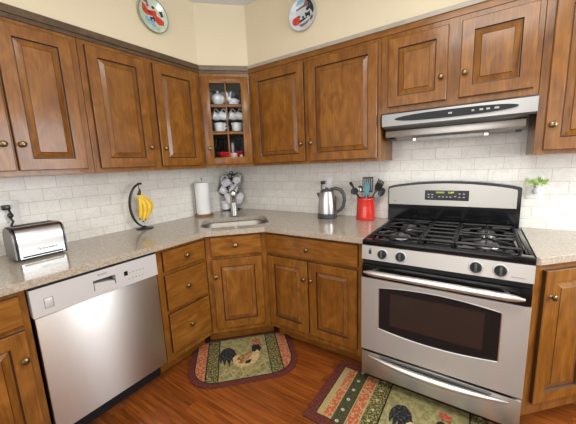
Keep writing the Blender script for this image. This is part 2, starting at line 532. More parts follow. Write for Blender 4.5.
def window(name, M, wd, ht):
    b = MB()
    t = 0.05
    for a in ((0, wd, 0, t), (0, wd, ht - t, ht), (0, t, t, ht - t), (wd - t, wd, t, ht - t), (wd / 2 - t / 2, wd / 2 + t / 2, t, ht - t)):
        b.box(a[0], a[1], 0, 0.06, a[2], a[3], M=M)
    f = struct(name, b, M_white)
    b = MB(); b.box(t, wd - t, 0.025, 0.031, t, ht - t, M=M)
    b.build('window_pane', M_glass, f)


window('window_1', Matrix.Translation((RX + .05, -0.15, 1.0)) @ Matrix.Rotation(-PI / 2, 4, 'Z'), 1.3, 1.2)
window('added_rear_window', Matrix.Translation((0.4, LX - .12, 0.55)), 3.2, 1.9)  # unseen window added and sized for the rear fill light

b = MB(); b.box(0, 2.86, 0.0, 0.0108, CT0 - 0.1, 1.70); struct('wall_back_tiles', b, M_tileb)
b = MB(); b.box(-0.0108, 0.0, LX, 0.0, CT0 - 0.1, 1.40); struct('wall_left_tiles', b, M_tilel)


def ring(off, d, ud):
    """front line of the wall run, offset outwards by off"""
    t = off * math.tan(PI / 8)
    return [(RX, -(d + off)), (ud + t, -(d + off)), (d + off, -(ud + t)), (d + off, LX)]


b = MB(); b.prism([(0, 0), (RX, 0)] + ring(0, UF, UD) + [(0, LX)], ZS, ZC - 0.0005)
struct('wall_soffit', b, M_wall)
XE = 2.90                                     # right end of the wall cabinets


def mould(name, pts_in, pts_out, pts_out2, mats, zm=0.022):
    b = MB()
    b.prism(pts_in + pts_out2[::-1], ZT + 0.001, ZT + zm, 0)
    b.prism(pts_in + pts_out[::-1], ZT + zm, ZS - 0.0005, 1)
    struct(name, b, mats)


o1, o2 = ring(0.014, UF, UD), ring(0.004, UF, UD)
i1 = ring(-0.05, UF, UD)
mould('trim_1', [i1[2], i1[3]], [o1[2], o1[3]], [o2[2], o2[3]], [M_trim, M_trim])
mould('trim_2', [i1[1], i1[2]], [o1[1], o1[2]], [o2[1], o2[2]], [M_trim, M_trimlight])
mould('trim_3', [(XE, i1[0][1]), i1[1]], [(XE, o1[0][1]), o1[1]], [(XE, o2[0][1]), o2[1]], [M_wh, M_trimgray], 0.034)


# ------------------------------------------------------------------ cabinets
def knob(parent, x, y, z, r=0.0155):
    b = MB()
    M = Matrix.Translation((x, y, z)) @ rot_to((0, -1, 0))
    k = r / 0.0155
    b.lathe([(0.0, 0.0), (0.009 * k, 0.0), (0.0075 * k, 0.003), (0.0055 * k, 0.006), (0.006 * k, 0.011), (0.012 * k, 0.014), (0.0155 * k, 0.018), (0.0145 * k, 0.022), (0.009 * k, 0.0255), (0, 0.0265)], M, 16)
    return b.build('knob', M_brass, parent)


def door_mesh(x0, x1, z0, z1, yf, frame=0.058, bevel=0.032, raised=True, vertical=True):
    """raised panel door front at y = yf, 20 mm thick; mats 0 wood, 1 groove glaze and painted edge shade"""
    b = MB()
    loops = [(0.0, 0.020, 0), (0.0, 0.0035, 1), (0.0035, 0.0, 0)]  # door sides take the dark colour as shade between the fronts
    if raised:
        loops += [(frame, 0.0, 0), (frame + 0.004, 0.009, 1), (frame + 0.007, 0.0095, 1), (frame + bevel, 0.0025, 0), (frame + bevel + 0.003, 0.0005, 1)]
    prev = None
    for ins, dep, m in loops:
        vs = [b.bm.verts.new((x, yf + dep, z)) for x, z in ((x0 + ins, z0 + ins), (x1 - ins, z0 + ins), (x1 - ins, z1 - ins), (x0 + ins, z1 - ins))]
        if prev:
            for i in range(4):
                f = b.bm.faces.new((prev[i], prev[(i + 1) % 4], vs[(i + 1) % 4], vs[i])); f.material_index = m
        else:
            b.bm.faces.new(vs[::-1])
        prev = vs
    b.bm.faces.new(prev)
    return b


def front(parent, kind, x0, x1, z0, z1, yf, kn=None):
    if kind == 'door':
        d = door_mesh(x0, x1, z0, z1, yf).build('door', [M_wv, M_grooveshade], parent, 20)
    else:
        d = door_mesh(x0, x1, z0, z1, yf, raised=False).build('drawer', [M_wh, M_grooveshade], parent, 20)
    if kn: knob(d, kn[0], yf - 0.0005, kn[1])
    return d


def cabinet(name, label, loc, rz, wd, depth, z0, z1, fronts, base=False, group=None):
    t = thing(name, label, 'cabinet', loc, rz, group)
    b = MB(); b.box(0.0006, wd - 0.0006, -depth + 0.0195, -0.001, z0, z1); b.build('carcass', M_wv, t)
    b = MB(); b.box(0.0006, wd - 0.0006, -depth, -depth + 0.019, z0, z1, bevel=0.001, seg=1); b.build('face_frame', M_wv, t)
    if base:
        b = MB(); b.box(0.0006, wd - 0.0006, -depth + 0.10, -depth + 0.115, 0.001, z0 - 0.001); b.build('toe_kick', M_wh, t)
    for kind, x0, x1, a, c, kn in fronts:
        front(t, kind, x0, x1, a, c, -depth - 0.0215, kn)
    return t


HALF = PI / 2
DZ0, DZ1 = 1.388, 2.085
# left run: local x = world y - y0
y0 = -2.14
cabinet('wall_cabinet', 'wooden wall cabinet above the toaster, at the left edge of the photo', (0, y0, 0), HALF, 0.698, UF, ZB, ZT,
        [('door', 0.03, 0.345, DZ0, DZ1, (0.31, 1.517)), ('door', 0.356, 0.660, DZ0, DZ1, (0.381, 1.517))])
y0 = -1.441
cabinet('wall_cabinet', 'two-door wooden wall cabinet above the bananas, left of the glass-door cabinet', (0, y0, 0), HALF, 1.441 - UD, UF, ZB, ZT,
        [('door', 0.034, 0.381, DZ0, DZ1, (0.364, 1.518)), ('door', 0.442, 0.797, DZ0, DZ1, (0.472, 1.514))])
# back run
cabinet('wall_cabinet', 'two-door wooden wall cabinet above the kettle, right of the glass-door cabinet', (UD, 0, 0), 0, 1.6765 - UD, UF, ZB, ZT,
        [('door', 0.048, 0.528, 1.382, 2.087, (0.498, 1.513)), ('door', 0.569, 1.068, 1.382, 2.087, (0.585, 1.513))])
cabinet('wall_cabinet', 'short two-door wooden wall cabinet directly above the range hood', (1.677, 0, 0), 0, 0.771, UF, 1.652, ZT,
        [('door', 0.047, 0.368, 1.688, 2.078, (0.340, 1.813)), ('door', 0.430, 0.748, 1.688, 2.078, (0.454, 1.813))])
cabinet('wall_cabinet', 'wooden wall cabinet right of the range hood, cut by the photo edge', (2.4485, 0, 0), 0, XE - 2.4485, UF, ZB, ZT,
        [('door', 0.034, 0.42, 1.382, 2.087, (0.060, 1.502))])

# corner wall cabinet with the glass door; local x = along the face, local -y = out of the corner
C45 = PI / 4


def loc45(x, y):
    return ((x + y) / R2, (y - x) / R2)


t = thing('corner_cabinet', 'narrow diagonal corner wall cabinet with a glass door showing white china', 'cabinet', (0, 0, 0), C45)
FV = (UD + UF) / R2                            # face distance from the corner
FH = (UD - UF) / R2                            # half width of the face
e = 0.003
pent = [loc45(*p) for p in ((e, -e), (e, -UD + .002), (UF - .016, -UD + .002), (UD - .002, -UF + .016), (UD - .002, -e))]
for nm, za, zb_, mt in (('bottom_panel', ZB, 1.428, M_wv), ('top_panel', ZT - 0.018, ZT, M_wv), ('shelf', 1.640, 1.662, M_wh), ('shelf', 1.858, 1.880, M_wh)):
    b = MB()
    pp = pent if nm != 'shelf' else [loc45(*p) for p in ((.013, -.013), (.013, -UD + .012), (UF - .024, -UD + .012), (UD - .012, -UF + .024), (UD - .012, -.013))]
    b.prism(pp, za, zb_); b.build(nm, mt, t)
for nm, q in (('back_panel', ((e, -.013), (.012, -.013), (.012, -UD + .003), (e, -UD + .003))), ('back_panel', ((e, -e), (UD - .003, -e), (UD - .003, -.012), (e, -.012))),
              ('side_panel', ((.013, -UD + .002), (.013, -UD + .011), (UF - .024, -UD + .011), (UF - .016, -UD + .002))),
              ('side_panel', ((UD - .002, -.013), (UD - .011, -.013), (UD - .011, -UF + .024), (UD - .002, -UF + .016)))):
    b = MB(); b.prism([loc45(*p) for p in q], 1.4285, ZT - 0.0185); b.build(nm, M_lining, t)
b = MB()
fw = FH - 0.001
for a in ((-fw, -0.145, ZB, ZT), (0.145, fw, ZB, ZT), (-0.145, 0.145, ZB, 1.425), (-0.145, 0.145, 2.045, ZT)):
    b.box(a[0], a[1], -FV, -FV + 0.019, a[2], a[3])
b.build('face_frame', M_wv, t)
yf = -FV - 0.0215
b = MB()
D0, D1, W0, O0, O1, OW = 1.385, 2.083, 0.186, 1.443, 2.033, 0.125
b.box(-W0, -OW, yf, yf + .02, D0, D1, bevel=.003); b.box(OW, W0, yf, yf + .02, D0, D1, bevel=.003)
b.box(-OW, OW, yf, yf + .02, D0, O0, 0, bevel=.002); b.box(-OW, OW, yf, yf + .02, O1, D1, 0, bevel=.002)
gd = b.build('door', M_wv, t)
knob(gd, -0.156, yf - .0005, 1.519)
b = MB()
b.box(-.006, .006, yf + .003, yf + .013, O0, O1, bevel=.002)
for zz in (1.638, 1.856): b.box(-OW, OW, yf + .002, yf + .012, zz - .007, zz + .007, bevel=.002)
b.build('muntin', M_wv, gd)
b = MB(); b.box(-OW, OW, yf + .0145, yf + .0175, O0, O1); b.build('glass_pane', M_glass, gd)

# base cabinets
BZ0, BZ1 = 0.118, 0.884
cabinet('base_cabinet', 'wooden base cabinet left of the dishwasher, cut by the photo edge', (0, -2.60, 0), HALF, 0.684, BF, BZ0, BZ1,
        [('drawer', 0.03, 0.658, 0.725, 0.858, (0.33, 0.79)), ('door', 0.03, 0.340, 0.155, 0.700, (0.31, 0.573)), ('door', 0.350, 0.658, 0.155, 0.700, (0.635, 0.573))], base=True)
y0 = -1.309
cabinet('drawer_cabinet', 'three-drawer wooden base cabinet between dishwasher and corner sink cabinet', (0, y0, 0), HALF, 1.309 - BD - .001, BF, BZ0, BZ1,
        [('drawer', 0.040, 0.362, 0.731, 0.860, (0.203, 0.799)), ('drawer', 0.040, 0.362, 0.468, 0.703, (0.192, 0.590)), ('drawer', 0.040, 0.362, 0.172, 0.443, (0.190, 0.313))], base=True)
cabinet('base_cabinet', 'two-door wooden base cabinet with one wide drawer, under the kettle', (BD + .001, 0, 0), 0, 1.682 - BD - .001, BF, BZ0, BZ1,
        [('drawer', 0.012, 0.710, 0.724, 0.866, (0.357, 0.792)), ('door', 0.012, 0.352, 0.165, 0.702, (0.327, 0.577)), ('door', 0.360, 0.706, 0.165, 0.702, (0.383, 0.577))], base=True)
t = thing('corner_base_cabinet', 'diagonal wooden corner base cabinet under the sink, behind the small rug', 'cabinet', (0, 0, 0), C45)
BV, BH = (BD + BF) / R2, (BD - BF) / R2
b = MB()
b.prism([loc45(*p) for p in ((.004, -.004), (.004, -BD), (BF - .02, -BD), (BD, -BF + .02), (BD, -.004))], BZ0, BZ0 + .018)
for q in (((.004, -BD), (.004, -BD + .015), (BF - .03, -BD + .015), (BF - .02, -BD)), ((BD, -.004), (BD - .015, -.004), (BD - .015, -BF + .03), (BD, -BF + .02))):
    b.prism([loc45(*p) for p in q], BZ0 + .018, BZ1)
b.build('carcass', M_wv, t)
b = MB(); b.box(-BH + .001, BH - .001, -BV, -BV + .019, BZ0, BZ1, bevel=.001, seg=1); b.build('face_frame', M_wv, t)
b = MB(); b.box(-BH - .03, BH + .03, -BV + .10, -BV + .115, .001, BZ0 - .001); b.build('toe_kick', M_wh, t)
front(t, 'drawer', -0.184, 0.180, 0.727, 0.868, -BV - .0215, (-0.010, 0.801))
front(t, 'door', -0.184, 0.180, 0.162, 0.703, -BV - .0215, (-0.163, 0.578))

# angled end cabinet right of the range: local origin at the front left corner of the face
t = thing('base_cabinet', 'angled wooden base cabinet right of the stainless range', 'cabinet', (2.4585, -0.61, 0), C45)


def l2(x, y):
    return loc45(x - 2.4585, y + 0.61)


b = MB(); b.prism([l2(*p) for p in ((2.4590, -.001), (2.4590, -.587), (2.81, -.236), (2.81, -.001))], 0.085, BZ1); b.build('carcass', M_wv, t)
FL = 0.495
b = MB(); b.box(0.0, FL, 0.0, 0.0165, 0.085, BZ1, bevel=.001, seg=1); b.build('face_frame', M_wv, t)
b = MB(); b.box(0.085, FL + .03, 0.068, 0.080, .001, 0.084); b.build('toe_kick', M_wh, t)
d = door_mesh(0.052, 0.365, 0.158, 0.842, -0.0215).build('door', [M_wv, M_grooveshade], t, 20)
knob(d, 0.086, -.022, 0.718)

# ------------------------------------------------------------------ worktops
t45 = math.tan(PI / 8)
CF = 0.65
c0 = BD + (CF - BF) * t45
SINK_V, SINK_HW, SINK_HD, SINK_R = 0.812, 0.262, 0.192, 0.085


def rrect(cx, cy, hw, hd, r, n=6):
    pts = []
    for sx, sy, a0 in ((1, 1, 0), (-1, 1, 90), (-1, -1, 180), (1, -1, 270)):
        for k in range(n + 1):
            a = math.radians(a0 + 90 * k / n)
            pts.append((cx + sx * (hw - r) + r * math.cos(a), cy + sy * (hd - r) + r * math.sin(a)))
    return pts


def w45(u, v):                                 # along the diagonal, out of the corner -> world
    return ((u + v) / R2, (u - v) / R2)


def slab(name, outer, hole, label):
    bm = bmesh.new()
    bw = 0.006

    def loop(pts, z): return [bm.verts.new((x, y, z)) for x, y in pts]
    top = loop(outer, CT); hl = loop(hole, CT) if hole else []
    es = [bm.edges.new((L[i], L[(i + 1) % len(L)])) for L in (top, hl) if L for i in range(len(L))]
    if hole: bmesh.ops.triangle_fill(bm, edges=es, use_beauty=True)
    else: bm.faces.new(top)
    tf = bm.faces[:]
    r = bmesh.ops.extrude_face_region(bm, geom=tf)
    for v in r['geom']:
        if isinstance(v, bmesh.types.BMVert): v.co.z = CT0
    # soften the long outer top edge
    mb = MB(); mb.bm.free(); mb.bm = bm
    bmesh.ops.recalc_face_normals(bm, faces=bm.faces[:])
    ed = [e for e in bm.edges if all(abs(v.co.z - CT) < 1e-5 for v in e.verts) and len(e.link_faces) == 2 and e.calc_face_angle(0) > 1.0
          and (e.calc_length() > 0.2 or hole is None) and min(min(v.co.x, -v.co.y) for v in e.verts) > 0.02 and not all(abs(v.co.y + 2.6) < 1e-4 for v in e.verts)]
    bmesh.ops.bevel(bm, geom=ed, offset=0.004, segments=2, affect='EDGES')
    o = mb.build(name, M_stone)
    return tag(o, label, 'worktop')


hole = [w45(u, v) for u, v in rrect(0.003, SINK_V, SINK_HW, SINK_HD, SINK_R)]
slab('worktop', [(0.001, -0.001), (1.684, -0.001), (1.684, -CF), (c0, -CF), (CF, -c0), (CF, -2.60), (0.001, -2.60)], hole,
     'speckled beige stone worktop running round the corner from toaster to range')
slab('worktop', [(2.4595, -0.001), (2.4595, -CF), (2.475, -CF), (2.85, -0.276), (2.85, -0.001)], None,
     'small speckled stone worktop right of the range, with an angled front')

# sink
t = thing('sink', 'oval-cornered stainless undermount sink set in the corner worktop', 'sink', (0, 0, 0), C45)
b = MB()
sec = [(0.002, CT0 - 0.001), (-0.004, CT0 - 0.006), (-0.008, 0.80), (-0.03, 0.745), (-0.08, 0.735)]
prev = None
for off, z in [(0.018, CT0 - 0.001)] + sec:
    vs = [b.bm.verts.new((u, -v, z)) for u, v in rrect(0.003, SINK_V, SINK_HW + off, SINK_HD + off, max(0.02, SINK_R + off))]
    if prev:
        for i in range(len(vs)): b.bm.faces.new((prev[i], prev[(i + 1) % len(vs)], vs[(i + 1) % len(vs)], vs[i]))
    prev = vs
b.bm.faces.new(prev)
b.build('basin', M_sink, t, 50)
b = MB(); b.lathe([(0, .7375), (.02, .7375), (.028, .739), (.04, .7385), (.043, .7355)], Matrix.Translation((0.003, -SINK_V, 0)), 20)
b.build('drain', M_chrome, t)

# faucet
t = thing('faucet', 'single-lever brushed nickel faucet behind the sink', 'faucet', (*w45(0.003, 0.575), CT), C45)
b = MB()
b.lathe([(0, .001), (.038, .001), (.038, .006), (.032, .012), (.030, .03), (.0285, .17), (.029, .185), (.0315, .192), (.0315, .216), (.026, .228), (.012, .236), (0, .238)], None, 20)
b.build('body', M_satin, t)
b = MB()
b.tube([(0, -.012, .160), (0, -.045, .172), (0, -.09, .182), (0, -.130, .182), (0, -.158, .170), (0, -.168, .152)], [.015, .015, .0155, .0165, .0175, .0175], 14)
b.build('spout', M_satin, t)
b = MB()
b.tube([(0.004, 0.0, .228), (.022, .008, .254), (.046, .015, .280), (.074, .02, .300)], [.009, .008, .007, .0085], 10)
b.build('lever', M_darkshade, t)

# ------------------------------------------------------------------ dishwasher (local x along the front, -y out)
t = thing('dishwasher', 'stainless dishwasher with silver control panel, built in left of the drawers', 'dishwasher', (0, -1.9095, 0), HALF)
DWW = 0.595
b = MB(); b.box(0.006, DWW - .002, -.575, -.02, .10, .868); b.build('tub', M_blackm, t)
b = MB(); b.box(0.004, DWW - .003, -.515, -.50, .002, .098); b.build('toe_panel', M_blackm, t)
b = MB(); b.box(0.004, DWW - .008, -.630, -.577, .142, .735, bevel=.003); b.build('door', M_steeldw, t)
b = MB(); b.box(0.0, DWW - .004, -.634, -.578, .8685, .8805); b.build('top_strip', M_blackm, t)
# control panel with the handle pocket
b = MB()
X0, X1, P0, P1, Q0, Q1 = 0.000, DWW - .004, 0.246, 0.354, 0.768, 0.822
Z0, Z1 = .7375, .868
F = -.636
for a in ((X0, P0, Z0, Z1), (P1, X1, Z0, Z1), (P0, P1, Z0, Q0), (P0, P1, Q1, Z1)):
    b.box(a[0], a[1], F, -.577, a[2], a[3])
b.prism([(P0, Q0), (P1, Q0), (P1, Q0 + .004), (P1 - .03, Q0 - .0), (P0 + .03, Q0)], .59, .634, M=Matrix(((1, 0, 0, 0), (0, 0, -1, 0), (0, 1, 0, 0), (0, 0, 0, 1))))
bmesh.ops.remove_doubles(b.bm, verts=b.bm.verts[:], dist=1e-5)
cp = b.build('control_panel', M_steelp, t)
b = MB(); b.box(P0, P1, -.590, -.5775, Q0, Q1); b.box(P0, P1, -.626, -.590, Q0, Q0 + .02); b.build('handle_pocket', M_rubber, t)
b = MB(); b.prism([(P0 + .004, Q0), (P1 - .004, Q0), (P1 - .006, Q0 + .022), ((P0 + P1) / 2 + .02, Q0 + .030), (P0 + .004, Q0 + .040)], .600, .6345, M=Matrix(((1, 0, 0, 0), (0, 0, -1, 0), (0, 1, 0, 0), (0, 0, 0, 1))))
b.build('handle', M_steelp, t)
b = MB(); b.box(0.046, 0.077, F - .002, F + .002, .769, .813, bevel=.003); b.box(0.0435, .0795, F - .0006, F + .001, .7665, .8155, mat=1)
b.build('power_button', [M_steelp, M_greyprint], t)
b = MB(); b.box(.398, .418, F - .0008, F + .001, .795, .820); b.build('display', M_black, t)
for r_ in range(2):
    for k in range(5):
        b = MB(); b.box(.425 + k * .019 + r_ * -.006, .433 + k * .019 + r_ * -.006, F - .0008, F + .001, .798 - r_ * .034 + .004, .803 - r_ * .034 + .004)
        b.build('program_button', M_greyprint, t)
text_mesh('brand_mark', 'BOSCH', .013, M_ink, t, (.292, F - .0004, .845), (HALF, 0, 0))

# ------------------------------------------------------------------ range
t = thing('gas_range', 'freestanding stainless gas range with black cooktop and tall backguard', 'range', (1.688, 0, 0))
RW = 0.768
b = MB(); b.box(0, RW, -.655, -.03, .06, .895); b.build('body', M_blackm, t)
b = MB(); b.box(.02, RW - .02, -.60, -.58, .002, .062); b.build('toe_panel', M_blackm, t)
# cooktop: tray with a raised black rim
b = MB()
b.box(0.002, RW - .002, -.675, -.0785, .8965, .908, bevel=.003)
for a in ((0.002, RW - .002, -.675, -.625), (0.002, RW - .002, -.10, -.0785), (0.002, .03, -.625, -.10), (RW - .03, RW - .002, -.625, -.10)):
    b.box(*a, .9075, .920, bevel=.004)
b.build('cooktop', M_black, t)
b = MB(); b.box(0.0, RW, -.684, -.676, .893, .921, bevel=.003); b.build('cooktop_edge', M_black, t)
# grates
for gx0, gx1, full in ((.036, .292, True), (.300, .452, False), (.460, .722, True)):
    b = MB()
    zt = .938
    g = .0065

    def bar(xa, ya, xb, yb, za=zt, zb=None, r=g):
        b.tube([(xa, ya, za), (xb, yb, za if zb is None else zb)], r, 6)
    ys = (-.610, -.115)
    for yy in ys: bar(gx0, yy, gx1, yy)
    for xx in (gx0, gx1):
        b.box(xx - .010 if not full else xx - .007, xx + .010 if not full else xx + .007, ys[0], ys[1], zt - .010, zt + .007, bevel=.003)
    for xx in (gx0 + .004, gx1 - .004):
        for yy in ys: b.tube([(xx, yy, .9085), (xx, yy, zt)], .007, 6)
    cx = (gx0 + gx1) / 2
    if full:
        for cy in (-.495, -.225):
            for k in range(6):
                a = k * PI / 3 + PI / 6
                ox, oy = math.cos(a), math.sin(a)
                ex = cx + ox * .125; ey = cy + oy * .115
                b.tube([(cx + ox * .030, cy + oy * .030, zt + .004), (cx + ox * .07, cy + oy * .07, zt + .005), (ex, ey, zt)], g, 6)
        bar(gx0, -.36, gx1, -.36)
        for yy in (-.300, -.42): bar(gx0, yy, gx0 + .05, yy); bar(gx1 - .05, yy, gx1, yy)
    else:
        for yy in (-.215, -.315, -.415, -.515): bar(gx0, yy, gx1, yy)
    b.build('grate', M_iron, t)
for bx in (.164, .591):
    for by, rr in ((-.495, .045), (-.225, .038)):
        b = MB()
        M = Matrix.Translation((bx, by, .9085))
        b.lathe([(0, 0), (rr + .016, 0), (rr + .014, .006), (rr + .004, .010), (rr + .002, .012)], M, 20, 0)
        b.lathe([(rr + .004, .012), (rr + .005, .017), (rr - .006, .022), (0, .0245)], M, 20, 1)
        b.build('burner', [M_satin, M_cap], t)
# control panel
b = MB()
b.prism([(-.657, .812), (-.697, .812), (-.690, .8925), (-.657, .8925)], .002, RW - .002, M=Matrix(((0, 0, 1, 0), (1, 0, 0, 0), (0, 1, 0, 0), (0, 0, 0, 1))))
pan = b.build('control_panel', M_steel, t)
axis = Vector((0, -1, .09)).normalized()
for kx in (.118, .214, .552, .646):
    b = MB()
    M = Matrix.Translation((kx, -.6935, .8515)) @ rot_to(axis)
    b.lathe([(0, .0005), (.031, .0005), (.030, .003), (.026, .004)], M, 24, 0)
    b.lathe([(.0235, .004), (.0225, .018), (.020, .022), (0, .022)], M, 24, 1)
    b.box(-.0055, .0055, -.021, .021, .020, .031, 2, bevel=.002, M=M @ Matrix.Rotation(0.0, 4, 'Z'))
    b.build('knob', [M_steelp, M_blackm, M_rubber], t)
b = MB(); b.box(.042, .056, -.6965, -.692, .845, .866); b.box(.045, .052, -.6965, -.692, .870, .874); b.build('badge', M_ink, t)
b = MB(); b.box(.685, .735, -.6975, -.693, .829, .8315); b.build('panel_print', M_greyprint, t)
# vent slot, oven door
b = MB(); b.box(.004, RW - .004, -.676, -.656, .770, .811)
b.build('vent_strip', M_blackm, t)
b = MB(); b.box(.004, RW - .004, -.700, -.657, .706, .783, bevel=.004); dtop = b.build('door_top', M_black, t)
b = MB()
for k in range(3): b.box(.22 + k * .17, .35 + k * .17, -.7008, -.699, .770, .776)
b.build('door_slot', M_slot, dtop)
# stainless door with curved window: ring built from outline and window outline
W0_, W1_ = .104, .664
zt0, zt1, zb0, zb1 = .655, .679, .407, .383


def warc(n=16):
    up = [(W0_ + (W1_ - W0_) * i / n, zt0 + (zt1 - zt0) * (1 - (2 * i / n - 1) ** 2)) for i in range(n + 1)]
    dn = [(W1_ - (W1_ - W0_) * i / n, zb0 + (zb1 - zb0) * (1 - (2 * i / n - 1) ** 2)) for i in range(n + 1)]
    return up, dn


up, dn = warc()
b = MB()
F0, FB = -.705, -.658


def strip(fr):                                  # door face as quads around the window
    n = len(up)
    out = []
    x_ = [.003, RW - .003]
    for i in range(n - 1):
        out.append(((up[i][0], up[i][1]), (up[i + 1][0], up[i + 1][1]), (up[i + 1][0], .705), (up[i][0], .705)))
        a, c = dn[n - 1 - i], dn[n - 2 - i]
        out.append(((a[0], .252), (c[0], .252), (c[0], c[1]), (a[0], a[1])))
    out.append(((x_[0], .252), (W0_, .252), (W0_, .705), (x_[0], .705)))
    out.append(((W1_, .252), (x_[1], .252), (x_[1], .705), (W1_, .705)))
    return out


for qd in strip(F0): b.face([(x, F0, z) for x, z in qd])
loop = up + dn
for i in range(len(loop)):
    p, q_ = loop[i], loop[(i + 1) % len(loop)]
    if (p[0] - q_[0]) ** 2 + (p[1] - q_[1]) ** 2 > 1e-9:
        b.face([(p[0], F0, p[1]), (q_[0], F0, q_[1]), (q_[0], F0 + .012, q_[1]), (p[0], F0 + .012, p[1])])
ol = [(.003, .252), (RW - .003, .252), (RW - .003, .705), (.003, .705)]
for i in range(4):
    p, q_ = ol[i], ol[(i + 1) % 4]
    b.face([(p[0], F0, p[1]), (q_[0], F0, q_[1]), (q_[0], FB, q_[1]), (p[0], FB, p[1])])
b.face([(x, FB, z) for x, z in ol])
bmesh.ops.remove_doubles(b.bm, verts=b.bm.verts[:], dist=1e-5)
od = b.build('oven_door', M_steel, t, 30)
b = MB()
b.prism([(x, z) for x, z in up] + [(x, z) for x, z in dn], .694, .700, M=Matrix(((1, 0, 0, 0), (0, 0, -1, 0), (0, 1, 0, 0), (0, 0, 0, 1))))
M_ovenglass = plain('oven_glass', (0.020, 0.011, 0.007), 0.05, spec=0.5)
wn = b.build('door_window', M_black, od)
b = MB()
b.tube([(p[0], -.7055, p[1]) for p in up + dn], .0028, 6, closed=True)
b.build('window_trim', M_handle, od)
b = MB()
b.prism([(.165, .44), (.60, .44), (.60, .635), (.165, .635)], .7003, .7006, M=Matrix(((1, 0, 0, 0), (0, 0, -1, 0), (0, 1, 0, 0), (0, 0, 0, 1))))
b.build('inner_glass', M_ovenglass, od)
b = MB()
n = 24
hp = [(.030 + (.736 - .030) * i / n, -.745 - .012 * (1 - (2 * i / n - 1) ** 2), .752 + .004 * (1 - (2 * i / n - 1) ** 2)) for i in range(n + 1)]
b.tube(hp, [.006, .014] + [.0172] * (n - 3) + [.014, .006], 12)
for xx in (.075, .675): b.tube([(xx, -.699, .752), (xx, -.745, .753)], .011, 10)
b.build('handle', M_handle, t)
# drawer with lens-shaped pull
b = MB(); b.box(.003, RW - .003, -.700, -.658, .082, .234, bevel=.003)
dr = b.build('drawer', M_steel, t)
b = MB()
n = 28
for sgn in (1,):
    pts = []; rr = []
    for i in range(n + 1):
        s = 2 * i / n - 1
        pts.append((.045 + .672 * i / n, -.704 - .020 * (1 - s * s), .212 - .013 * (1 - s * s)))
        rr.append(.003 + .0155 * (1 - abs(s) ** 2.2) ** .8)
    b.tube(pts, rr, 12)
    # upper lip
b.build('drawer_handle', M_handle, dr)
b = MB()
b.prism([(.13, .205), (.63, .205), (.655, .226), (.645, .231), (.115, .231), (.105, .226)], .699, .7015, M=Matrix(((1, 0, 0, 0), (0, 0, -1, 0), (0, 1, 0, 0), (0, 0, 0, 1))))
b.build('recess_shade', M_darkshade, dr)  # dark plate stands in for shade in the hollow above the pull
# backguard
b = MB()
n = 20


def arch(x0, x1, z0, zc, ze, r=.012):
    pts = [(x0, z0), (x1, z0)]
    for i in range(n + 1):
        s = 1 - 2 * i / n
        x = (x0 + x1) / 2 + (x1 - x0) / 2 * s
        z = ze + (zc - ze) * (1 - s * s)
        if i in (0, n): z -= r
        pts.append((x, z))
        if i == 0: pts.append((x1 - r * .3, ze - r * .25))
        if i == n - 1: pts.append((x0 + r * .3, ze - r * .25))
    return pts


MXZ = Matrix(((1, 0, 0, 0), (0, 0, -1, 0), (0, 1, 0, 0), (0, 0, 0, 1)))
b.prism(arch(-.008, RW + .006, .9225, 1.212, 1.176), .012, .078, M=MXZ)
for v in b.bm.verts: v.co.x = .373 + (v.co.x - .373) * .985 - .014
bg = b.build('backguard', M_black, t, 25)
b = MB(); b.prism(arch(-.008, RW - .034, 1.046, 1.196, 1.162, .01), .0785, .0835, M=MXZ); b.build('backguard_panel', M_steel, bg, 25)
b = MB(); b.box(.232, .490, -.0865, -.083, 1.084, 1.150, bevel=.001, seg=1); b.build('display', M_black, bg)
text_mesh('clock_digits', '12:07', .016, M_digit, bg, (.388, -.0868, 1.136), (HALF, 0, 0))
b = MB(); b.box(.300, .350, -.0872, -.0862, 1.131, 1.142); b.build('display_light', M_digitd, bg)
for bx_, bz_ in [(.250 + .022 * i, 1.118 - .018 * j) for i in range(2) for j in range(2)] + [(.315 + .022 * i, 1.104) for i in range(4)] + [(.432 + .024 * i, 1.125 - .022 * j) for i in range(2) for j in range(2)] + [(.408, 1.108)]:
    b = MB(); b.box(bx_, bx_ + .011, -.0871, -.0862, bz_, bz_ + .006); b.build('keypad_button', M_print, bg)
b = MB(); b.lathe([(0, 0), (.008, 0), (.008, .001), (0, .001)], Matrix.Translation((.035, -.0836, 1.07)) @ rot_to((0, -1, 0)), 14); b.build('badge', M_greyprint, bg)

# ------------------------------------------------------------------ range hood
t = thing('range_hood', 'slim stainless under-cabinet range hood with black oval control strip', 'range hood', (1.688, 0, 1.4))
b = MB()
MYZ = Matrix(((0, 0, 1, 0), (1, 0, 0, 0), (0, 1, 0, 0), (0, 0, 0, 1)))
b.prism([(-.30, .2505), (-.352, .2505), (-.345, .243), (-.340, .172), (-.30, .165)], .006, .7600, M=MYZ)
fa = b.build('fascia', M_hood, t)
b = MB()
b.prism([(-.006, .2505), (-.299, .2505), (-.299, .165), (-.262, .148), (-.262, .112), (-.235, .100), (-.006, .100)], .012, .725, M=MYZ)
b.build('housing', M_hood, t)
b = MB(); b.box(.010, .728, -.276, -.2625, .108, .146, bevel=.004); b.build('visor_lip', M_steel, t)
b = MB()
tilt = Matrix.Translation((0.385, -.3435, .210)) @ Matrix.Rotation(math.atan2(.005, .071), 4, 'X')
ov = []
for i in range(40):
    a = 2 * PI * i / 40
    ov.append((.300 * math.copysign(abs(math.cos(a)) ** .8, math.cos(a)), .021 * math.sin(a)))
b.prism(ov, -.001, .009, M=tilt @ MXZ)
cs = b.build('control_strip', M_blackm, fa)
for kx, wd in ((-.01, .018), (.10, .012), (.135, .016), (.165, .016), (.20, .020)):
    b = MB(); b.box(kx, kx + wd, -.0115, -.008, -.004, .005, M=tilt); b.build('switch', M_print, cs)
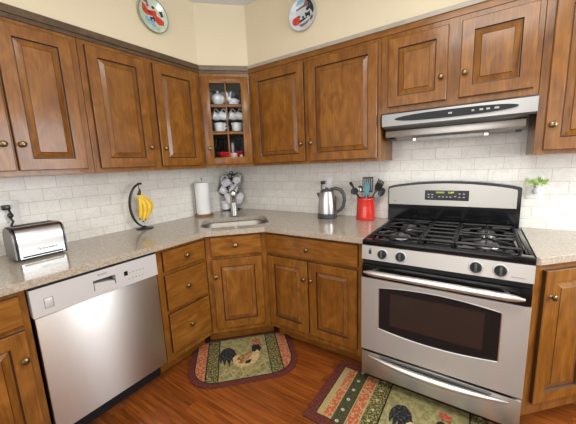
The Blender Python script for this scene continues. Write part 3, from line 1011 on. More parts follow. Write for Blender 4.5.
b = MB(); b.box(.19, .545, -.225, -.14, .080, .0995, bevel=.003); b.build('lamp_lens', M_lens, t)
b = MB(); b.box(.165, .189, -.228, -.13, .078, .0995, bevel=.002); b.box(.546, .570, -.228, -.13, .078, .0995, bevel=.002); b.build('lamp_clip', M_chrome, t)
b = MB(); b.box(.690, .715, -.20, -.17, .088, .0995, bevel=.002); b.box(.02, .06, -.24, -.18, .088, .0995, bevel=.002); b.build('bracket', M_rubber, t)
hl = area('hood_lamp', (2.055, -.17, 1.485), (0, 0.25, -1), .32, .08, 0.35, (1.0, .95, .88))
hl.parent = None

# ------------------------------------------------------------------ outlets and plugs
def outlet(label, loc, rz, w_=.072, h_=.115):
    t = thing('wall_outlet', label, 'outlet', loc, rz)
    b = MB(); b.box(-w_ / 2, w_ / 2, -.006, -.0005, -h_ / 2, h_ / 2, bevel=.002); b.build('cover_plate', M_plate, t)
    for s in (-1, 1):
        b = MB(); b.box(-.017, .017, -.008, -.0062, s * .026 - .016, s * .026 + .016, bevel=.003, mat=0)
        for dx in (-.007, .005): b.box(dx, dx + .0025, -.0084, -.0079, s * .026 - .006, s * .026 + .006, mat=1)
        b.build('receptacle', [M_white, M_ink], t)
    return t


outlet('white wall outlet on the left tiles with the toaster plug in it', (0, -1.792, 1.165), HALF, .095, .125)
outlet('white wall outlet on the back tiles behind the kettle', (1.128, 0, 1.18), 0, .10, .115)
outlet('white wall outlet right of the range, half behind the small plant', (2.505, 0, 1.165), 0, .075, .130)
t = thing('plug', 'black plug and cord in the left outlet above the toaster', 'plug', (0.0088, -1.800, 1.190), HALF)
b = MB(); b.box(-.022, .014, -.032, -.0005, -.014, .014, bevel=.005); b.build('plug_body', M_wire, t)
b = MB(); b.tube([(.004, -.026, -.01), (.008, -.032, -.03), (.002, -.030, -.055), (.012, -.034, -.08), (.0, -.032, -.105), (-.012, -.026, -.135)], .006, 8); b.build('cord', M_wire, t)
b = MB(); b.ball((.006, -.03, -.046), .014, .012, .016); b.build('cord_knot', M_wire, t)
t = thing('plug', 'black plug in the outlet behind the kettle', 'plug', (1.108, -.0088, 1.196), 0)
b = MB(); b.box(-.016, .018, -.030, -.0005, -.012, .014, bevel=.004); b.build('plug_body', M_wire, t)
b = MB(); b.tube([(-.006, -.022, -.01), (-.012, -.026, -.035), (-.004, -.028, -.07), (.004, -.03, -.12)], .0045, 8); b.build('cord', M_wire, t)

# ------------------------------------------------------------------ plant sprig on the outlet
t = thing('wall_vase', 'tiny grey vase with a light green leafy sprig on the wall right of the range', 'plant', (2.508, -.0095, 1.152))
b = MB(); b.lathe([(0, -.022), (.012, -.022), (.017, -.012), (.016, .004), (.011, .014), (.013, .022), (.010, .022), (.008, .012), (0, .012)], Matrix.Translation((0, -.019, 0)), 14); b.build('vase', M_clear, t)
for k in range(34):
    a = random.uniform(0, 2 * PI); r = random.uniform(.010, .044)
    cx_, cz_ = r * math.cos(a) * 1.05, .050 + r * math.sin(a) * .62
    L_ = random.uniform(.010, .017); ang = a + random.uniform(-.8, .8)
    yy = -.024 - random.uniform(0, .022)
    dx, dz = math.cos(ang), math.sin(ang)
    b = MB()
    tip = Vector((cx_ + dx * L_, yy - .004, cz_ + dz * L_)); bs = Vector((cx_ - dx * L_, yy, cz_ - dz * L_)); mid = Vector((cx_, yy - .004, cz_))
    s = Vector((-dz, 0, dx)) * L_ * .55
    b.face([bs, mid + s, mid]); b.face([mid, mid + s, tip]); b.face([bs, mid, mid - s]); b.face([mid, tip, mid - s])
    bmesh.ops.remove_doubles(b.bm, verts=b.bm.verts[:], dist=1e-6)
    r_ = bmesh.ops.extrude_face_region(b.bm, geom=b.bm.faces[:])
    for v in r_['geom']:
        if isinstance(v, bmesh.types.BMVert): v.co.y += .0008
    b.build('leaf', M_leaf if k % 3 else M_leaf2, t)
    if k < 12:
        b = MB(); b.tube([(0, -.020, .012), ((cx_) * .5, yy * .9, cz_ * .6), (bs.x, yy, bs.z)], .0011, 5); b.build('stem', M_leaf, t)

# ------------------------------------------------------------------ decorative plates on the soffit
def plate(label, loc, rz, rad, shapes, rimcol, basecol):
    t = thing('decorative_plate', label, 'plate', loc, rz)
    M = rot_to((0, -1, 0))
    b = MB()
    b.lathe([(0, .004), (rad * .5, .004), (rad * .62, .006), (rad * .70, .012), (rad * .97, .021), (rad, .023), (rad, .020), (rad * .72, .008), (rad * .6, .001), (0, .001)], M, 48, 0)
    p = b.build('dish', basecol, t)
    b = MB(); b.tube([(rad * .985 * math.cos(a), -.0225, rad * .985 * math.sin(a)) for a in [2 * PI * i / 48 for i in range(48)]], .0032, 6, closed=True)
    b.build('rim', rimcol, t)
    b = MB()
    for i, (mi, pts) in enumerate(shapes):
        def yy(x, z):
            r = math.hypot(x, z) / rad
            return -(.004 if r < .5 else .004 + (.002) * (r - .5) / .12 if r < .62 else .006 + .006 * (r - .62) / .08 if r < .7 else .012 + .009 * (r - .7) / .27)
        # dense fan so that the motif follows the dished face
        cxm = sum(p_[0] for p_ in pts) / len(pts); czm = sum(p_[1] for p_ in pts) / len(pts)
        N_ = 4
        for j in range(len(pts)):
            pa, pb = pts[j], pts[(j + 1) % len(pts)]
            for k in range(N_):
                def at(p_, s): return (cxm + (p_[0] - cxm) * s, czm + (p_[1] - czm) * s)
                qs = [at(pa, k / N_), at(pb, k / N_), at(pb, (k + 1) / N_), at(pa, (k + 1) / N_)]
                if k == 0: qs = qs[1:]
                b.face([(x * rad, yy(x * rad, z * rad) - .0006 - .0002 * i, z * rad) for x, z in qs], mi)
    bmesh.ops.remove_doubles(b.bm, verts=b.bm.verts[:], dist=1e-6)
    b.build('motif', [M_redp, M_blk, M_blue, M_grn, M_lil], t)


M_redp = plain('plate_red', (0.62, 0.06, 0.03), 0.25, noise=0.3, nscale=70)
M_blk = plain('plate_black', (0.03, 0.028, 0.032), 0.25, noise=0.5, nscale=80)
M_blue = plain('plate_blue', (0.25, 0.48, 0.62), 0.25, noise=0.3, nscale=70)
M_grn = plain('plate_green', (0.42, 0.55, 0.38), 0.25, noise=0.25, nscale=50)
M_lil = plain('plate_mauve', (0.26, 0.12, 0.14), 0.25, noise=0.25, nscale=50)
M_pgreen = plain('plate_pale_green', (0.58, 0.68, 0.56), 0.2, coat=0.4, noise=0.12, nscale=45)
M_pblue = plain('plate_pale_blue', (0.62, 0.68, 0.72), 0.2, coat=0.4, noise=0.12, nscale=45)
M_rim1 = plain('plate_rim_green', (0.20, 0.27, 0.18), 0.25)
M_rim2 = plain('plate_rim_grey', (0.45, 0.47, 0.42), 0.25)
plate('pale green decorative plate with red painted motif, on the soffit at the left', (UF, -.948, 2.396), HALF, .108,
      [(2, [(-.5, -.1), (-.2, -.15), (0, -.35), (.2, -.55), (.1, -.65), (-.2, -.5), (-.5, -.35)]),
       (3, [(.1, -.6), (.5, -.5), (.62, -.45), (.4, -.72), (.1, -.8)]),
       (0, [(-.72, .52), (-.5, .48), (-.45, .2), (-.1, .3), (.25, .38), (.3, .1), (.55, .05), (.72, -.12), (.7, -.38), (.4, -.42), (.1, -.22), (0, 0), (-.4, -.05), (-.68, .1)]),
       (1, [(-.05, .52), (.1, .6), (.2, .48), (.05, .42)]), (1, [(.45, .4), (.62, .45), (.72, .18), (.6, .1), (.52, .28)]),
       (1, [(-.2, -.1), (.1, -.05), (.15, -.25), (.0, -.35), (-.15, -.3)]), (2, [(-.1, -.2), (.05, -.18), (.12, -.5), (-.02, -.5)]),
       (4, [(-.65, .62), (-.35, .75), (-.2, .5), (-.35, .4), (-.42, .6)])], M_rim1, M_pgreen)
plate('pale blue decorative plate with red sun and dark tree, on the soffit at the right', (1.128, -UF, 2.396), 0, .108,
      [(2, [(-.5, .55), (0, .7), (.3, .72), (.1, .9), (-.3, .85)]),
       (1, [(.35, .75), (.6, .7), (.8, .35), (.86, 0), (.78, -.15), (.62, .1), (.5, .25), (.3, .15), (.2, .3), (.38, .45)]),
       (4, [(-.5, .42), (-.1, .5), (.25, .62), (.4, .9), (.5, .8), (.35, .45), (.0, .42), (-.5, .34)]),
       (1, [(.12, .1), (.3, .05), (.5, .12), (.55, -.25), (.35, -.12), (.2, -.2)]),
       (4, [(-.35, -.55), (.1, -.5), (.5, -.35), (.3, -.6), (-.1, -.72)]),
       (1, [(-.3, -.3), (.05, -.22), (.35, -.2), (.1, -.32), (-.25, -.42)]), (1, [(.5, -.4), (.7, -.2), (.78, -.3), (.6, -.5)]),
       (1, [(-.55, -.02), (-.3, .02), (-.15, -.08), (-.4, -.12)]), (1, [(-.08, -.1), (.05, -.05), (.08, -.2), (-.05, -.22)]),
       (0, [(-.50 + .27 * math.cos(2 * PI * i / 14), -.28 + .27 * math.sin(2 * PI * i / 14)) for i in range(14)])], M_rim2, M_pblue)

# ------------------------------------------------------------------ toaster
t = thing('toaster', 'stainless two-slot toaster at the left end of the worktop', 'toaster', (.194, -1.742, CT), HALF + 0.02)
TW, TD, TH = .110, .086, .180
prof = [(-TD, .014), (-TD, .10), (-TD * .98, .125), (-TD * .91, .146), (-TD * .79, .163), (-TD * .62, .175), (-TD * .42, TH), (TD * .42, TH), (TD * .62, .175), (TD * .79, .163), (TD * .91, .146), (TD * .98, .125), (TD, .10), (TD, .014)]
b = MB(); b.prism(prof, -TW + .012, TW - .012, M=MYZ); b.build('shell', M_toast, t, 40)
for s in (-1, 1):
    b = MB()
    pr2 = [(y * 1.015, .008 + (z - .014) * 1.02) for y, z in prof]
    a = sorted((s * (TW - .0115), s * (TW - .004)))
    b.prism(pr2, a[0], a[1], 0, M=MYZ)
    pr3 = [(y * .93, .014 + (z - .014) * .95) for y, z in prof]
    a = sorted((s * (TW - .004), s * (TW + .004)))
    b.prism(pr3, a[0], a[1], 1, M=MYZ)
    b.build('end_cap', [M_blackm, M_darkshade], t)  # end steel darkened in place of the shadow falling there
b = MB()
for yy in (-.020, .020): b.box(-.085, .085, yy - .010, yy + .010, TH - .004, TH + .0015, bevel=.001)
b.build('slot', M_slot, t)
b = MB(); b.box(-.088, .088, -TD - .003, -TD + .004, .018, .026, bevel=.002); b.build('crumb_tray_gap', M_slot, t)
b = MB(); b.box(TW + .004, TW + .020, -.035, .0, .095, .122, bevel=.004); b.build('lever', M_blackm, t)
for fx in (-.085, .085):
    for fy in (-.06, .06):
        b = MB(); b.lathe([(0, .0005), (.010, .0005), (.010, .0145), (0, .0145)], Matrix.Translation((fx, fy, 0)), 10); b.build('foot', M_blackm, t)
text_mesh('brand_mark', 'Farberware', .019, M_ink, t, (.018, -TD - .0006, .052), (HALF, 0, 0), shear=.3)

# ------------------------------------------------------------------ banana stand and bananas
BX, BY = .098, -1.065
t = thing('banana_stand', 'black curved wire banana holder on the left worktop', 'banana holder', (BX, BY, CT), HALF)
b = MB(); b.lathe([(0, .0005), (.062, .0005), (.062, .006), (.052, .010), (.016, .014), (.010, .022), (0, .024)], None, 28); b.build('base', M_wire, t)
# arc in the plane of local x (along the wall)
for dy in (-.009, .009):
    b = MB()
    pts = []
    for i in range(25):
        a = math.radians(264 - 158 * i / 24)
        pts.append((.014 + .106 * math.cos(a), dy, .182 + .166 * math.sin(a)))
    pts[0] = (.004, dy * .5, .016)
    pts[-1] = (-.006, dy, .345)
    b.tube(pts, .005, 8); b.build('arc', M_wire, t)
b = MB(); b.box(-.018, .014, -.012, .012, .338, .354, bevel=.005); b.tube([(-.008, 0, .340), (-.010, 0, .322), (-.012, -.006, .302), (-.012, -.014, .297), (-.012, -.022, .308)], .003, 8)
b.build('hook', M_wire, t)
t = thing('banana_bunch', 'bunch of ripe yellow bananas hanging from the black holder', 'bananas', (BX, BY, CT), HALF)
b = MB(); b.tube([(-.012, -.014, .300), (-.013, -.013, .285), (-.022, -.012, .262)], [.008, .010, .015], 10); b.build('crown', M_bananatip, t)
for k, (ax, ay, ln, bow) in enumerate(((-.026, -.020, .185, .012), (-.008, -.040, .205, .018), (.016, -.040, .195, .026), (.036, -.018, .180, .034), (.030, .014, .17, .026))):
    b = MB()
    pts, rr = [], []
    d2 = Vector((ax, ay, 0))
    for i in range(15):
        s = i / 14
        off = d2 * (.25 + .75 * min(1, s * 2.2)) + Vector((bow * math.sin(PI * s) * 1.3, -bow * .4 * math.sin(PI * s), 0))
        pts.append(Vector((-.024, -.012, .272)) + off - d2 * .2 + Vector((0, 0, -ln * s)))
        rr.append(.0065 if i < 2 else .010 if i == 2 else .0165 * (1 - .25 * abs(2 * s - 1) ** 3) if i < 13 else (.010 if i == 13 else .005))
    b.tube(pts, rr, 6, 0)
    bn = b.build('banana', M_banana, t, 20)
    b = MB(); e_ = pts[-1]; b.ball(e_, .0065, .0065, .008, seg=8); b.build('tip', M_bananatip, bn)

# ------------------------------------------------------------------ paper towels
PX, PY = .088, -.478
t = thing('paper_towel_holder', 'round wooden paper towel holder left of the sink', 'paper towel holder', (PX, PY, CT))
b = MB(); b.lathe([(0, .0005), (.084, .0005), (.086, .006), (.086, .014), (.081, .018), (0, .018)], None, 36); b.build('base', M_bamboo, t)
b = MB(); b.tube([(0, 0, .0175), (0, 0, .335)], .006, 10); b.ball((0, 0, .340), .009, seg=12); b.build('rod', M_chrome, t)
b = MB(); b.tube([(-.065, -.046, .016), (-.065, -.046, .26), (-.062, -.044, .275)], .004, 8); b.build('tension_arm', M_chrome, t)
b = MB()
b.lathe([(.020, .001), (.062, .001), (.0635, .003), (.0635, .290), (.062, .292), (.020, .292), (.020, .001)], None, 40)
o = b.build('paper_towel_roll', M_paper); o.location = (PX, PY, CT + .0185)
tag(o, 'white paper towel roll standing on its wooden holder', 'paper towels')

# ------------------------------------------------------------------ mug tree
TX, TY = .112, -.112
t = thing('mug_tree', 'black wire mug tree in the corner behind the faucet', 'mug tree', (TX, TY, CT), C45)
b = MB(); b.tube([(.07 * math.cos(a), .07 * math.sin(a), .0055) for a in [2 * PI * i / 24 for i in range(24)]], .005, 8, closed=True)
for k in range(3): b.tube([(0, 0, .0055), (.07 * math.cos(k * 2.09 + .5), .07 * math.sin(k * 2.09 + .5), .0055)], .004, 8)
b.build('base', M_wire, t)
b = MB(); b.tube([(0, 0, .006), (0, 0, .36)], .007, 10); b.build('pole', M_wire, t)
for lz, lr in ((.335, .050), (.235, .055), (.150, .055)):
    b = MB(); b.tube([(lr * math.cos(a), -.012, lz + lr * .75 * math.sin(a)) for a in [2 * PI * i / 20 for i in range(20)]], .0045, 8, closed=True); b.build('ring', M_wire, t)
b = MB(); b.tube([(-.085 + .045 * math.cos(a), .0, .215 + .055 * math.sin(a)) for a in [2 * PI * i / 20 for i in range(20)]], .0045, 8, closed=True); b.build('ring', M_wire, t)
b = MB(); b.tube([(.016 * math.cos(a), 0, .378 + .018 * math.sin(a)) for a in [2 * PI * i / 18 for i in range(18)]], .0045, 8, closed=True); b.build('finial', M_wire, t)
# mugs: local (u, -v, z); tilt so that the mouth looks out and up, hung by the handle
mug_me = MB()
mug_me.lathe([(0, -.046), (.034, -.046), (.038, -.042), (.040, .0), (.0405, .046), (.038, .047), (.0365, .044), (.036, .0), (.034, -.038), (0, -.040)], None, 24)
MUGA = mug_me.build('mug_source', M_china)
hm = MB(); hm.tube([(.037, 0, .028), (.056, 0, .030), (.068, 0, .014), (.068, 0, -.010), (.056, 0, -.026), (.037, 0, -.027)], .0055, 8)
MUGH = hm.build('handle', M_china)
M_mugin = None
spots = [((-.050, -.010, .288), (0.25, 1.05, PI), 'white mug on the mug tree, upper left, lying handle up'),
         ((.056, -.030, .320), (-1.15, 0.35, 2.4), 'white mug on the mug tree, upper right, bottom turned out'),
         ((-.086, .012, .205), (0.15, -1.0, 0.4), 'white mug on the mug tree, middle left, in the shade'),
         ((.014, -.056, .220), (-1.0, 0.5, 1.2), 'white mug on the mug tree, centre, above the faucet'),
         ((-.036, -.048, .128), (-1.0, -.5, .3), 'white mug on the mug tree, lower left, left of the faucet'),
         ((.064, -.034, .120), (-1.0, .45, 2.8), 'white mug on the mug tree, lower right, right of the faucet'),
         ((-.078, .002, .056), (0, 0, 2.6), 'white mug standing on the worktop at the foot of the mug tree')]
M45 = Matrix.Translation((TX, TY, CT)) @ Matrix.Rotation(C45, 4, 'Z')
for i, (p, rot, lb) in enumerate(spots):
    r = bpy.data.objects.new('mug', None); r.empty_display_size = .03; COL.objects.link(r)
    r.matrix_world = M45 @ Matrix.Translation(p) @ (Matrix.Rotation(rot[1], 4, 'Y') @ Matrix.Rotation(rot[0], 4, 'X') @ Matrix.Rotation(rot[2], 4, 'Z'))
    tag(r, lb, 'mug', 'mugs on the mug tree')
    for src, nm in ((MUGA, 'cup'), (MUGH, 'handle')):
        c = src.copy(); c.name = nm; COL.objects.link(c); c.parent = r
for i, (p, rot, lb) in enumerate(spots[:6]):
    b = MB()
    v = Vector(p); out = Vector((v.x, v.y, 0)).normalized()
    b.tube([(0, 0, p[2] + .03), tuple(out * .03 + Vector((0, 0, p[2] + .038))), tuple(out * .075 + Vector((0, 0, p[2] + .062)))], .0055, 8)
    b.build('hook', M_wire, t)
bpy.data.objects.remove(MUGA); bpy.data.objects.remove(MUGH)

# ------------------------------------------------------------------ kettle
t = thing('electric_kettle', 'stainless electric kettle with grey handle, between sink and red crock', 'kettle', (1.207, -.152, CT), 0.25)
b = MB(); b.lathe([(0, .0005), (.076, .0005), (.079, .006), (.079, .016), (.074, .022), (0, .022)], None, 36); b.build('power_base', M_rubber, t)
b = MB(); b.lathe([(0, .0225), (.076, .0225), (.0765, .030), (.0755, .042), (.0752, .042)], None, 36); b.build('skirt', M_rubber, t)
b = MB()
b.lathe([(.0755, .042), (.0755, .055), (.073, .10), (.068, .15), (.0605, .20), (.056, .216), (.053, .218)], None, 36)
b.build('body', M_toast, t)
b = MB(); b.lathe([(.0535, .2165), (.050, .226), (.036, .233), (.014, .236), (.012, .246), (0, .247)], None, 28); b.build('lid', M_rubber, t)
b = MB()
b.prism([(-.050, .205), (-.084, .206), (-.080, .190), (-.064, .160)], -.016, .016, M=Matrix(((1, 0, 0, 0), (0, 0, 1, 0), (0, 1, 0, 0), (0, 0, 0, 1))))
bmesh.ops.bevel(b.bm, geom=b.bm.edges[:], offset=.004, segments=2, affect='EDGES')
b.build('spout', M_rubber, t)
b = MB()
b.tube([(.030, 0, .232), (.070, 0, .240), (.110, 0, .228), (.136, 0, .190), (.140, 0, .145), (.130, 0, .100), (.108, 0, .066), (.078, 0, .050)], [.012, .014, .015, .0145, .0135, .013, .0125, .011], 12)
b.build('handle', M_rubber, t)
b = MB(); b.prism([(-.008, .07), (.008, .07), (.007, .18), (-.007, .18)], .0, .003, M=Matrix.Translation((.072, -.022, 0)) @ Matrix.Rotation(1.2, 4, 'Z') @ MXZ)
b.build('water_gauge', M_rubber, t)

# ------------------------------------------------------------------ crock and utensils
KX, KY = 1.508, -.098
t = thing('utensil_crock', 'red glazed utensil crock left of the range', 'crock', (KX, KY, CT))
b = MB(); b.lathe([(0, .0005), (.070, .0005), (.073, .005), (.0715, .03), (.068, .10), (.0655, .150), (.0685, .158), (.069, .165), (.066, .168), (.062, .164), (.061, .15), (.064, .02), (0, .012)], None, 40); b.build('pot', M_red, t, 50)
b = MB()


def utensil(name, label, base, top, shaft_r, mat_shaft, make_head, cat='utensil', roll=0.0):
    """local z runs from the foot in the crock to the head"""
    b0 = Vector(base); d = Vector(top) - b0; L = d.length
    t = thing(name, label, cat, (0, 0, 0), 0, 'kitchen utensils in the red crock')
    z = d.normalized(); x = Vector((1, 0, 0)) - z * z.x; x.normalize(); y = z.cross(x)
    Mx = Matrix(((x.x, y.x, z.x, KX + b0.x), (x.y, y.y, z.y, KY + b0.y), (x.z, y.z, z.z, CT + b0.z), (0, 0, 0, 1))) @ Matrix.Rotation(roll, 4, 'Z')
    t.matrix_world = Mx
    b = MB(); b.tube([(0, 0, 0), (0, 0, L * .5), (0, 0, L)], shaft_r, 8); b.build('handle', mat_shaft, t)
    make_head(t, L)
    return t


def head_flat(w0, w1, h, mat, slots=0, th=.003):
    def mk(t, L):
        b = MB()
        if slots:
            n = slots * 2 + 1
            b.box(-w1 / 2, w1 / 2, -th / 2, th / 2, L, L + .012); b.box(-w1 / 2, w1 / 2, -th / 2, th / 2, L + h - .012, L + h)
            for i in range(0, n, 2):
                xa = -w1 / 2 + w1 * i / n; b.box(xa, xa + w1 / n, -th / 2, th / 2, L + .011, L + h - .011)
        else:
            pts = [(-w0 / 2, L - .01), (w0 / 2, L - .01), (w1 / 2, L + h * .3), (w1 / 2, L + h * .85), (w1 * .35, L + h), (-w1 * .35, L + h), (-w1 / 2, L + h * .85), (-w1 / 2, L + h * .3)]
            b.prism(pts, -th / 2, th / 2, M=MXZ)
        b.build('head', mat, t)
    return mk


def head_spoon(rx, rz, mat):
    def mk(t, L):
        b = MB(); b.lathe([(0, -.35), (.5, -.28), (.85, -.12), (1, .0), (.95, .0), (.8, -.1), (.45, -.2), (0, -.27)],
                          Matrix.Translation((0, -.004, L + rz * .8)) @ Matrix.Diagonal((rx, 1, rz, 1)) @ Matrix.Rotation(HALF, 4, 'X') @ Matrix.Diagonal((1, 1, .05, 1)), 20)
        b.build('head', mat, t)
    return mk


def head_fork(mat):
    def mk(t, L):
        b = MB()
        b.prism([(-.010, L - .012), (.010, L - .012), (.026, L + .02), (.026, L + .05), (-.026, L + .05), (-.026, L + .02)], -.003, .003, M=MXZ)
        for i in range(5):
            x = -.0225 + .01125 * i
            b.tube([(x, 0, L + .048), (x, -.004, L + .068), (x, -.014, L + .080)], [.0042, .0038, .003], 6)
        b.build('head', mat, t)
    return mk


utensil('slotted_turner', 'wide black slotted turner, tallest utensil in the red crock', (.005, .010, .02), (.002, .034, .205), .006, M_rubber, head_flat(.03, .082, .118, M_rubber, 5))
utensil('spatula', 'teal silicone spatula in front of the black turner in the crock', (-.006, -.018, .02), (.010, -.010, .205), .006, M_teal, head_flat(.02, .040, .075, M_teal, 0, .008))
utensil('pasta_fork', 'black toothed pasta fork leaning right in the red crock', (-.030, -.010, .02), (.088, -.014, .232), .0065, M_rubber, head_fork(M_blackm), roll=-.2)
utensil('ladle', 'dark ladle with a small round bowl leaning left in the red crock', (.030, .018, .02), (-.078, -.002, .198), .005, M_satin, head_spoon(.030, .026, M_rubber), roll=.3)
utensil('tongs', 'black-handled tool leaning far left over the rim of the red crock', (.046, -.022, .02), (-.100, -.022, .262), .008, M_blackm, head_flat(.014, .020, .03, M_blackm, 0, .012))
utensil('serving_spoon', 'grey serving spoon leaning right behind the pasta fork in the crock', (-.02, .02, .02), (.098, .022, .185), .006, M_teal, head_spoon(.026, .036, M_rubber), roll=-.3)
utensil('whisk_handle_spoon', 'pale grey spoon standing at the left inside the red crock', (.01, .03, .02), (-.046, .036, .205), .006, M_satin, head_spoon(.022, .032, M_satin), roll=.2)

# ------------------------------------------------------------------ things behind the glass door (local u along the face, v out of the corner)
def inplace(mb_list, name, label, cat, u, v, z, rz=0.0, group=None):
    x, y = w45(u, v)
    t = thing(name, label, cat, (x, y, z), C45 + rz, group)
    for mb, nm, mt in mb_list: mb.build(nm, mt, t)
    return t


S1, S2, S0 = 1.8805, 1.6625, 1.4285
a = MB(); a.lathe([(0, .001), (.030, .001), (.034, .006), (.052, .028), (.060, .050), (.056, .068), (.054, .066), (.057, .05), (.03, .01), (0, .008)], None, 28)
l_ = MB(); l_.lathe([(.0565, .069), (.050, .078), (.030, .092), (.010, .098), (.007, .104), (.011, .112), (.008, .119), (0, .121)], None, 28)
h1 = MB(); h1.tube([(.056, 0, .058), (.075, 0, .062), (.080, 0, .045), (.058, 0, .035)], .005, 8); h1.tube([(-.056, 0, .058), (-.075, 0, .062), (-.080, 0, .045), (-.058, 0, .035)], .005, 8)
inplace([(a, 'bowl', M_china), (l_, 'lid', M_china), (h1, 'handle', M_china)], 'tureen', 'white lidded tureen on the top shelf behind the glass door', 'tureen', -.066, .545, S1)
a = MB(); a.ball((.004, 0, .030), .044, .026, .028); a.ball((-.034, 0, .052), .022, .02, .022); a.ball((.042, 0, .032), .012); a.ball((-.02, -.012, .010), .02, .012, .010); a.ball((.02, -.014, .010), .026, .012, .010)
l_ = MB()
for dy in (-.009, .009): l_.tube([(-.034 + dy, dy, .066), (-.036 + dy * 1.8, dy * 1.2, .092), (-.036 + dy * 2.6, dy * 1.4, .118)], [.006, .009, .003], 8)
inplace([(a, 'body', M_china), (l_, 'ear', M_china)], 'rabbit_figurine', 'white china rabbit on the top shelf behind the glass door', 'figurine', .062, .56, S1, 0.0)
a = MB(); a.lathe([(0, .001), (.028, .001), (.032, .02), (.040, .07), (.052, .125), (.049, .125), (.037, .07), (.025, .01), (0, .01)], None, 24)
inplace([(a, 'vase_body', M_china)], 'vase', 'flared white vase at the left of the top shelf, behind the glass door', 'vase', -.165, .44, S1)
a = MB(); a.lathe([(0, .001), (.035, .001), (.04, .02), (.075, .09), (.095, .135), (.091, .135), (.07, .09), (.035, .01), (0, .01)], None, 28)
inplace([(a, 'bowl_body', M_chinab)], 'serving_bowl', 'large white bowl behind the tureen and rabbit on the top shelf', 'bowl', .0, .34, S1)

# cup hooks' cups: hung by the handle under the shelf
cup = MB(); cup.lathe([(0, -.042), (.018, -.042), (.026, -.036), (.034, -.010), (.037, .026), (.035, .027), (.032, -.008), (.022, -.034), (0, -.038)], None, 20)
CUP = cup.build('cup_source', M_china)
ch = MB(); ch.tube([(.034, 0, .016), (.050, 0, .022), (.058, 0, .006), (.050, 0, -.014), (.030, 0, -.020)], .0045, 8)
CUPH = ch.build('handle', M_china)
for u, rr, lb in ((-.098, .35, 'leftmost of four white cups hanging on the middle shelf behind the glass'), (-.034, -.3, 'second white cup from the left hanging on the middle shelf behind the glass'),
                  (.044, .3, 'third white cup from the left hanging on the middle shelf behind the glass'), (.108, -.35, 'rightmost of four white cups hanging on the middle shelf behind the glass')):
    r = bpy.data.objects.new('teacup', None); r.empty_display_size = .03; COL.objects.link(r)
    x, y = w45(u, .535)
    r.matrix_world = Matrix.Translation((x, y, 1.796)) @ Matrix.Rotation(C45 + rr, 4, 'Z') @ Matrix.Rotation(-1.25, 4, 'Y')
    tag(r, lb, 'cup', 'cups hanging behind the glass door')
    for src, nm in ((CUP, 'cup_body'), (CUPH, 'handle')):
        c = src.copy(); c.name = nm; COL.objects.link(c); c.parent = r
    b = MB(); b.tube([(.058, 0, 0), (.0645, 0, 0)], .002, 6); 
    b.bm.free()
bpy.data.objects.remove(CUP); bpy.data.objects.remove(CUPH)
for u, k, lb in ((-.066, 1.0, 'white lidless creamer below the left hanging cups, behind the glass'), (.078, .9, 'white sugar pot below the right hanging cups, behind the glass')):
    a = MB(); a.lathe([(0, .001), (.040 * k, .001), (.046 * k, .012), (.050 * k, .05), (.054 * k, .066), (.058 * k, .070), (.054 * k, .071), (.046 * k, .05), (.042 * k, .012), (0, .008)], None, 26)
    h1 = MB(); h1.tube([(.05 * k, 0, .055), (.070 * k, 0, .058), (.074 * k, 0, .040), (.047 * k, 0, .024)], .0045, 8)
    inplace([(a, 'pot', M_china), (h1, 'handle', M_china)], 'creamer', lb, 'pot', u, .555, S2, -.2)
# lower compartment
a = MB(); a.lathe([(0, .001), (.03, .001), (.034, .008), (.058, .035), (.068, .062), (.065, .062), (.054, .035), (.028, .012), (0, .012)], None, 28)
inplace([(a, 'bowl_body', M_redglass)], 'red_bowl', 'red glass bowl on the bottom shelf behind the glass, left', 'bowl', -.040, .535, S0)
a = MB(); a.lathe([(0, .001), (.026, .001), (.03, .01), (.044, .04), (.050, .066), (.047, .066), (.04, .04), (.024, .012), (0, .012)], None, 28)
inplace([(a, 'bowl_body', M_redglass)], 'red_bowl', 'small red glass bowl on the bottom shelf behind the glass, right', 'bowl', .092, .50, S0)
a = MB(); a.lathe([(0, .001), (.022, .001), (.024, .006), (.012, .02), (.011, .09), (.016, .12), (.013, .135), (.009, .15), (0, .15)], None, 20)
inplace([(a, 'vase_body', M_china)], 'bud_vase', 'slim white bud vase between the red bowls behind the glass', 'vase', .032, .44, S0)
a = MB(); a.lathe([(0, .001), (.026, .001), (.030, .012), (.032, .05), (.03, .052), (.028, .014), (0, .012)], None, 20)
inplace([(a, 'cup_body', M_pink)], 'pink_cup', 'small pale pink cup between the red bowls behind the glass', 'cup', .036, .555, S0)
a = MB(); a.lathe([(0, .001), (.013, .001), (.015, .01), (.013, .03), (.008, .036), (0, .038)], None, 16)
inplace([(a, 'shaker_body', M_china)], 'salt_shaker', 'tiny white shaker at the right of the bottom shelf behind the glass', 'shaker', .100, .57, S0)
for u, v, lb in ((-.118, .47, 'clear stem glass at the left of the bottom shelf behind the glass'), (-.075, .42, 'clear stem glass behind the red bowl, bottom shelf'), (.085, .36, 'clear stem glass at the back right of the bottom shelf')):
    a = MB(); a.lathe([(0, .001), (.028, .001), (.026, .004), (.004, .008), (.0035, .075), (.018, .09), (.030, .12), (.029, .19), (.0275, .19), (.0285, .12), (.016, .093), (0, .085)], None, 20)
    inplace([(a, 'glass_body', M_tumbler)], 'stem_glass', lb, 'glass', u, v, S0, 0, 'stem glasses behind the glass door')

# ------------------------------------------------------------------ rugs
def rpoly(b, pts, z, mat):
    """flat piece of the woven picture"""
    if len(pts) > 4:
        vs = [b.bm.verts.new((x, y, z)) for x, y in pts]
        es = [b.bm.edges.new((vs[i], vs[(i + 1) % len(vs)])) for i in range(len(vs))]
        r = bmesh.ops.triangle_fill(b.bm, edges=es, use_beauty=True, normal=(0, 0, 1))
        for f in r['geom']:
            if isinstance(f, bmesh.types.BMFace): f.material_index = mat
    else:
        b.face([(x, y, z) for x, y in pts], mat)


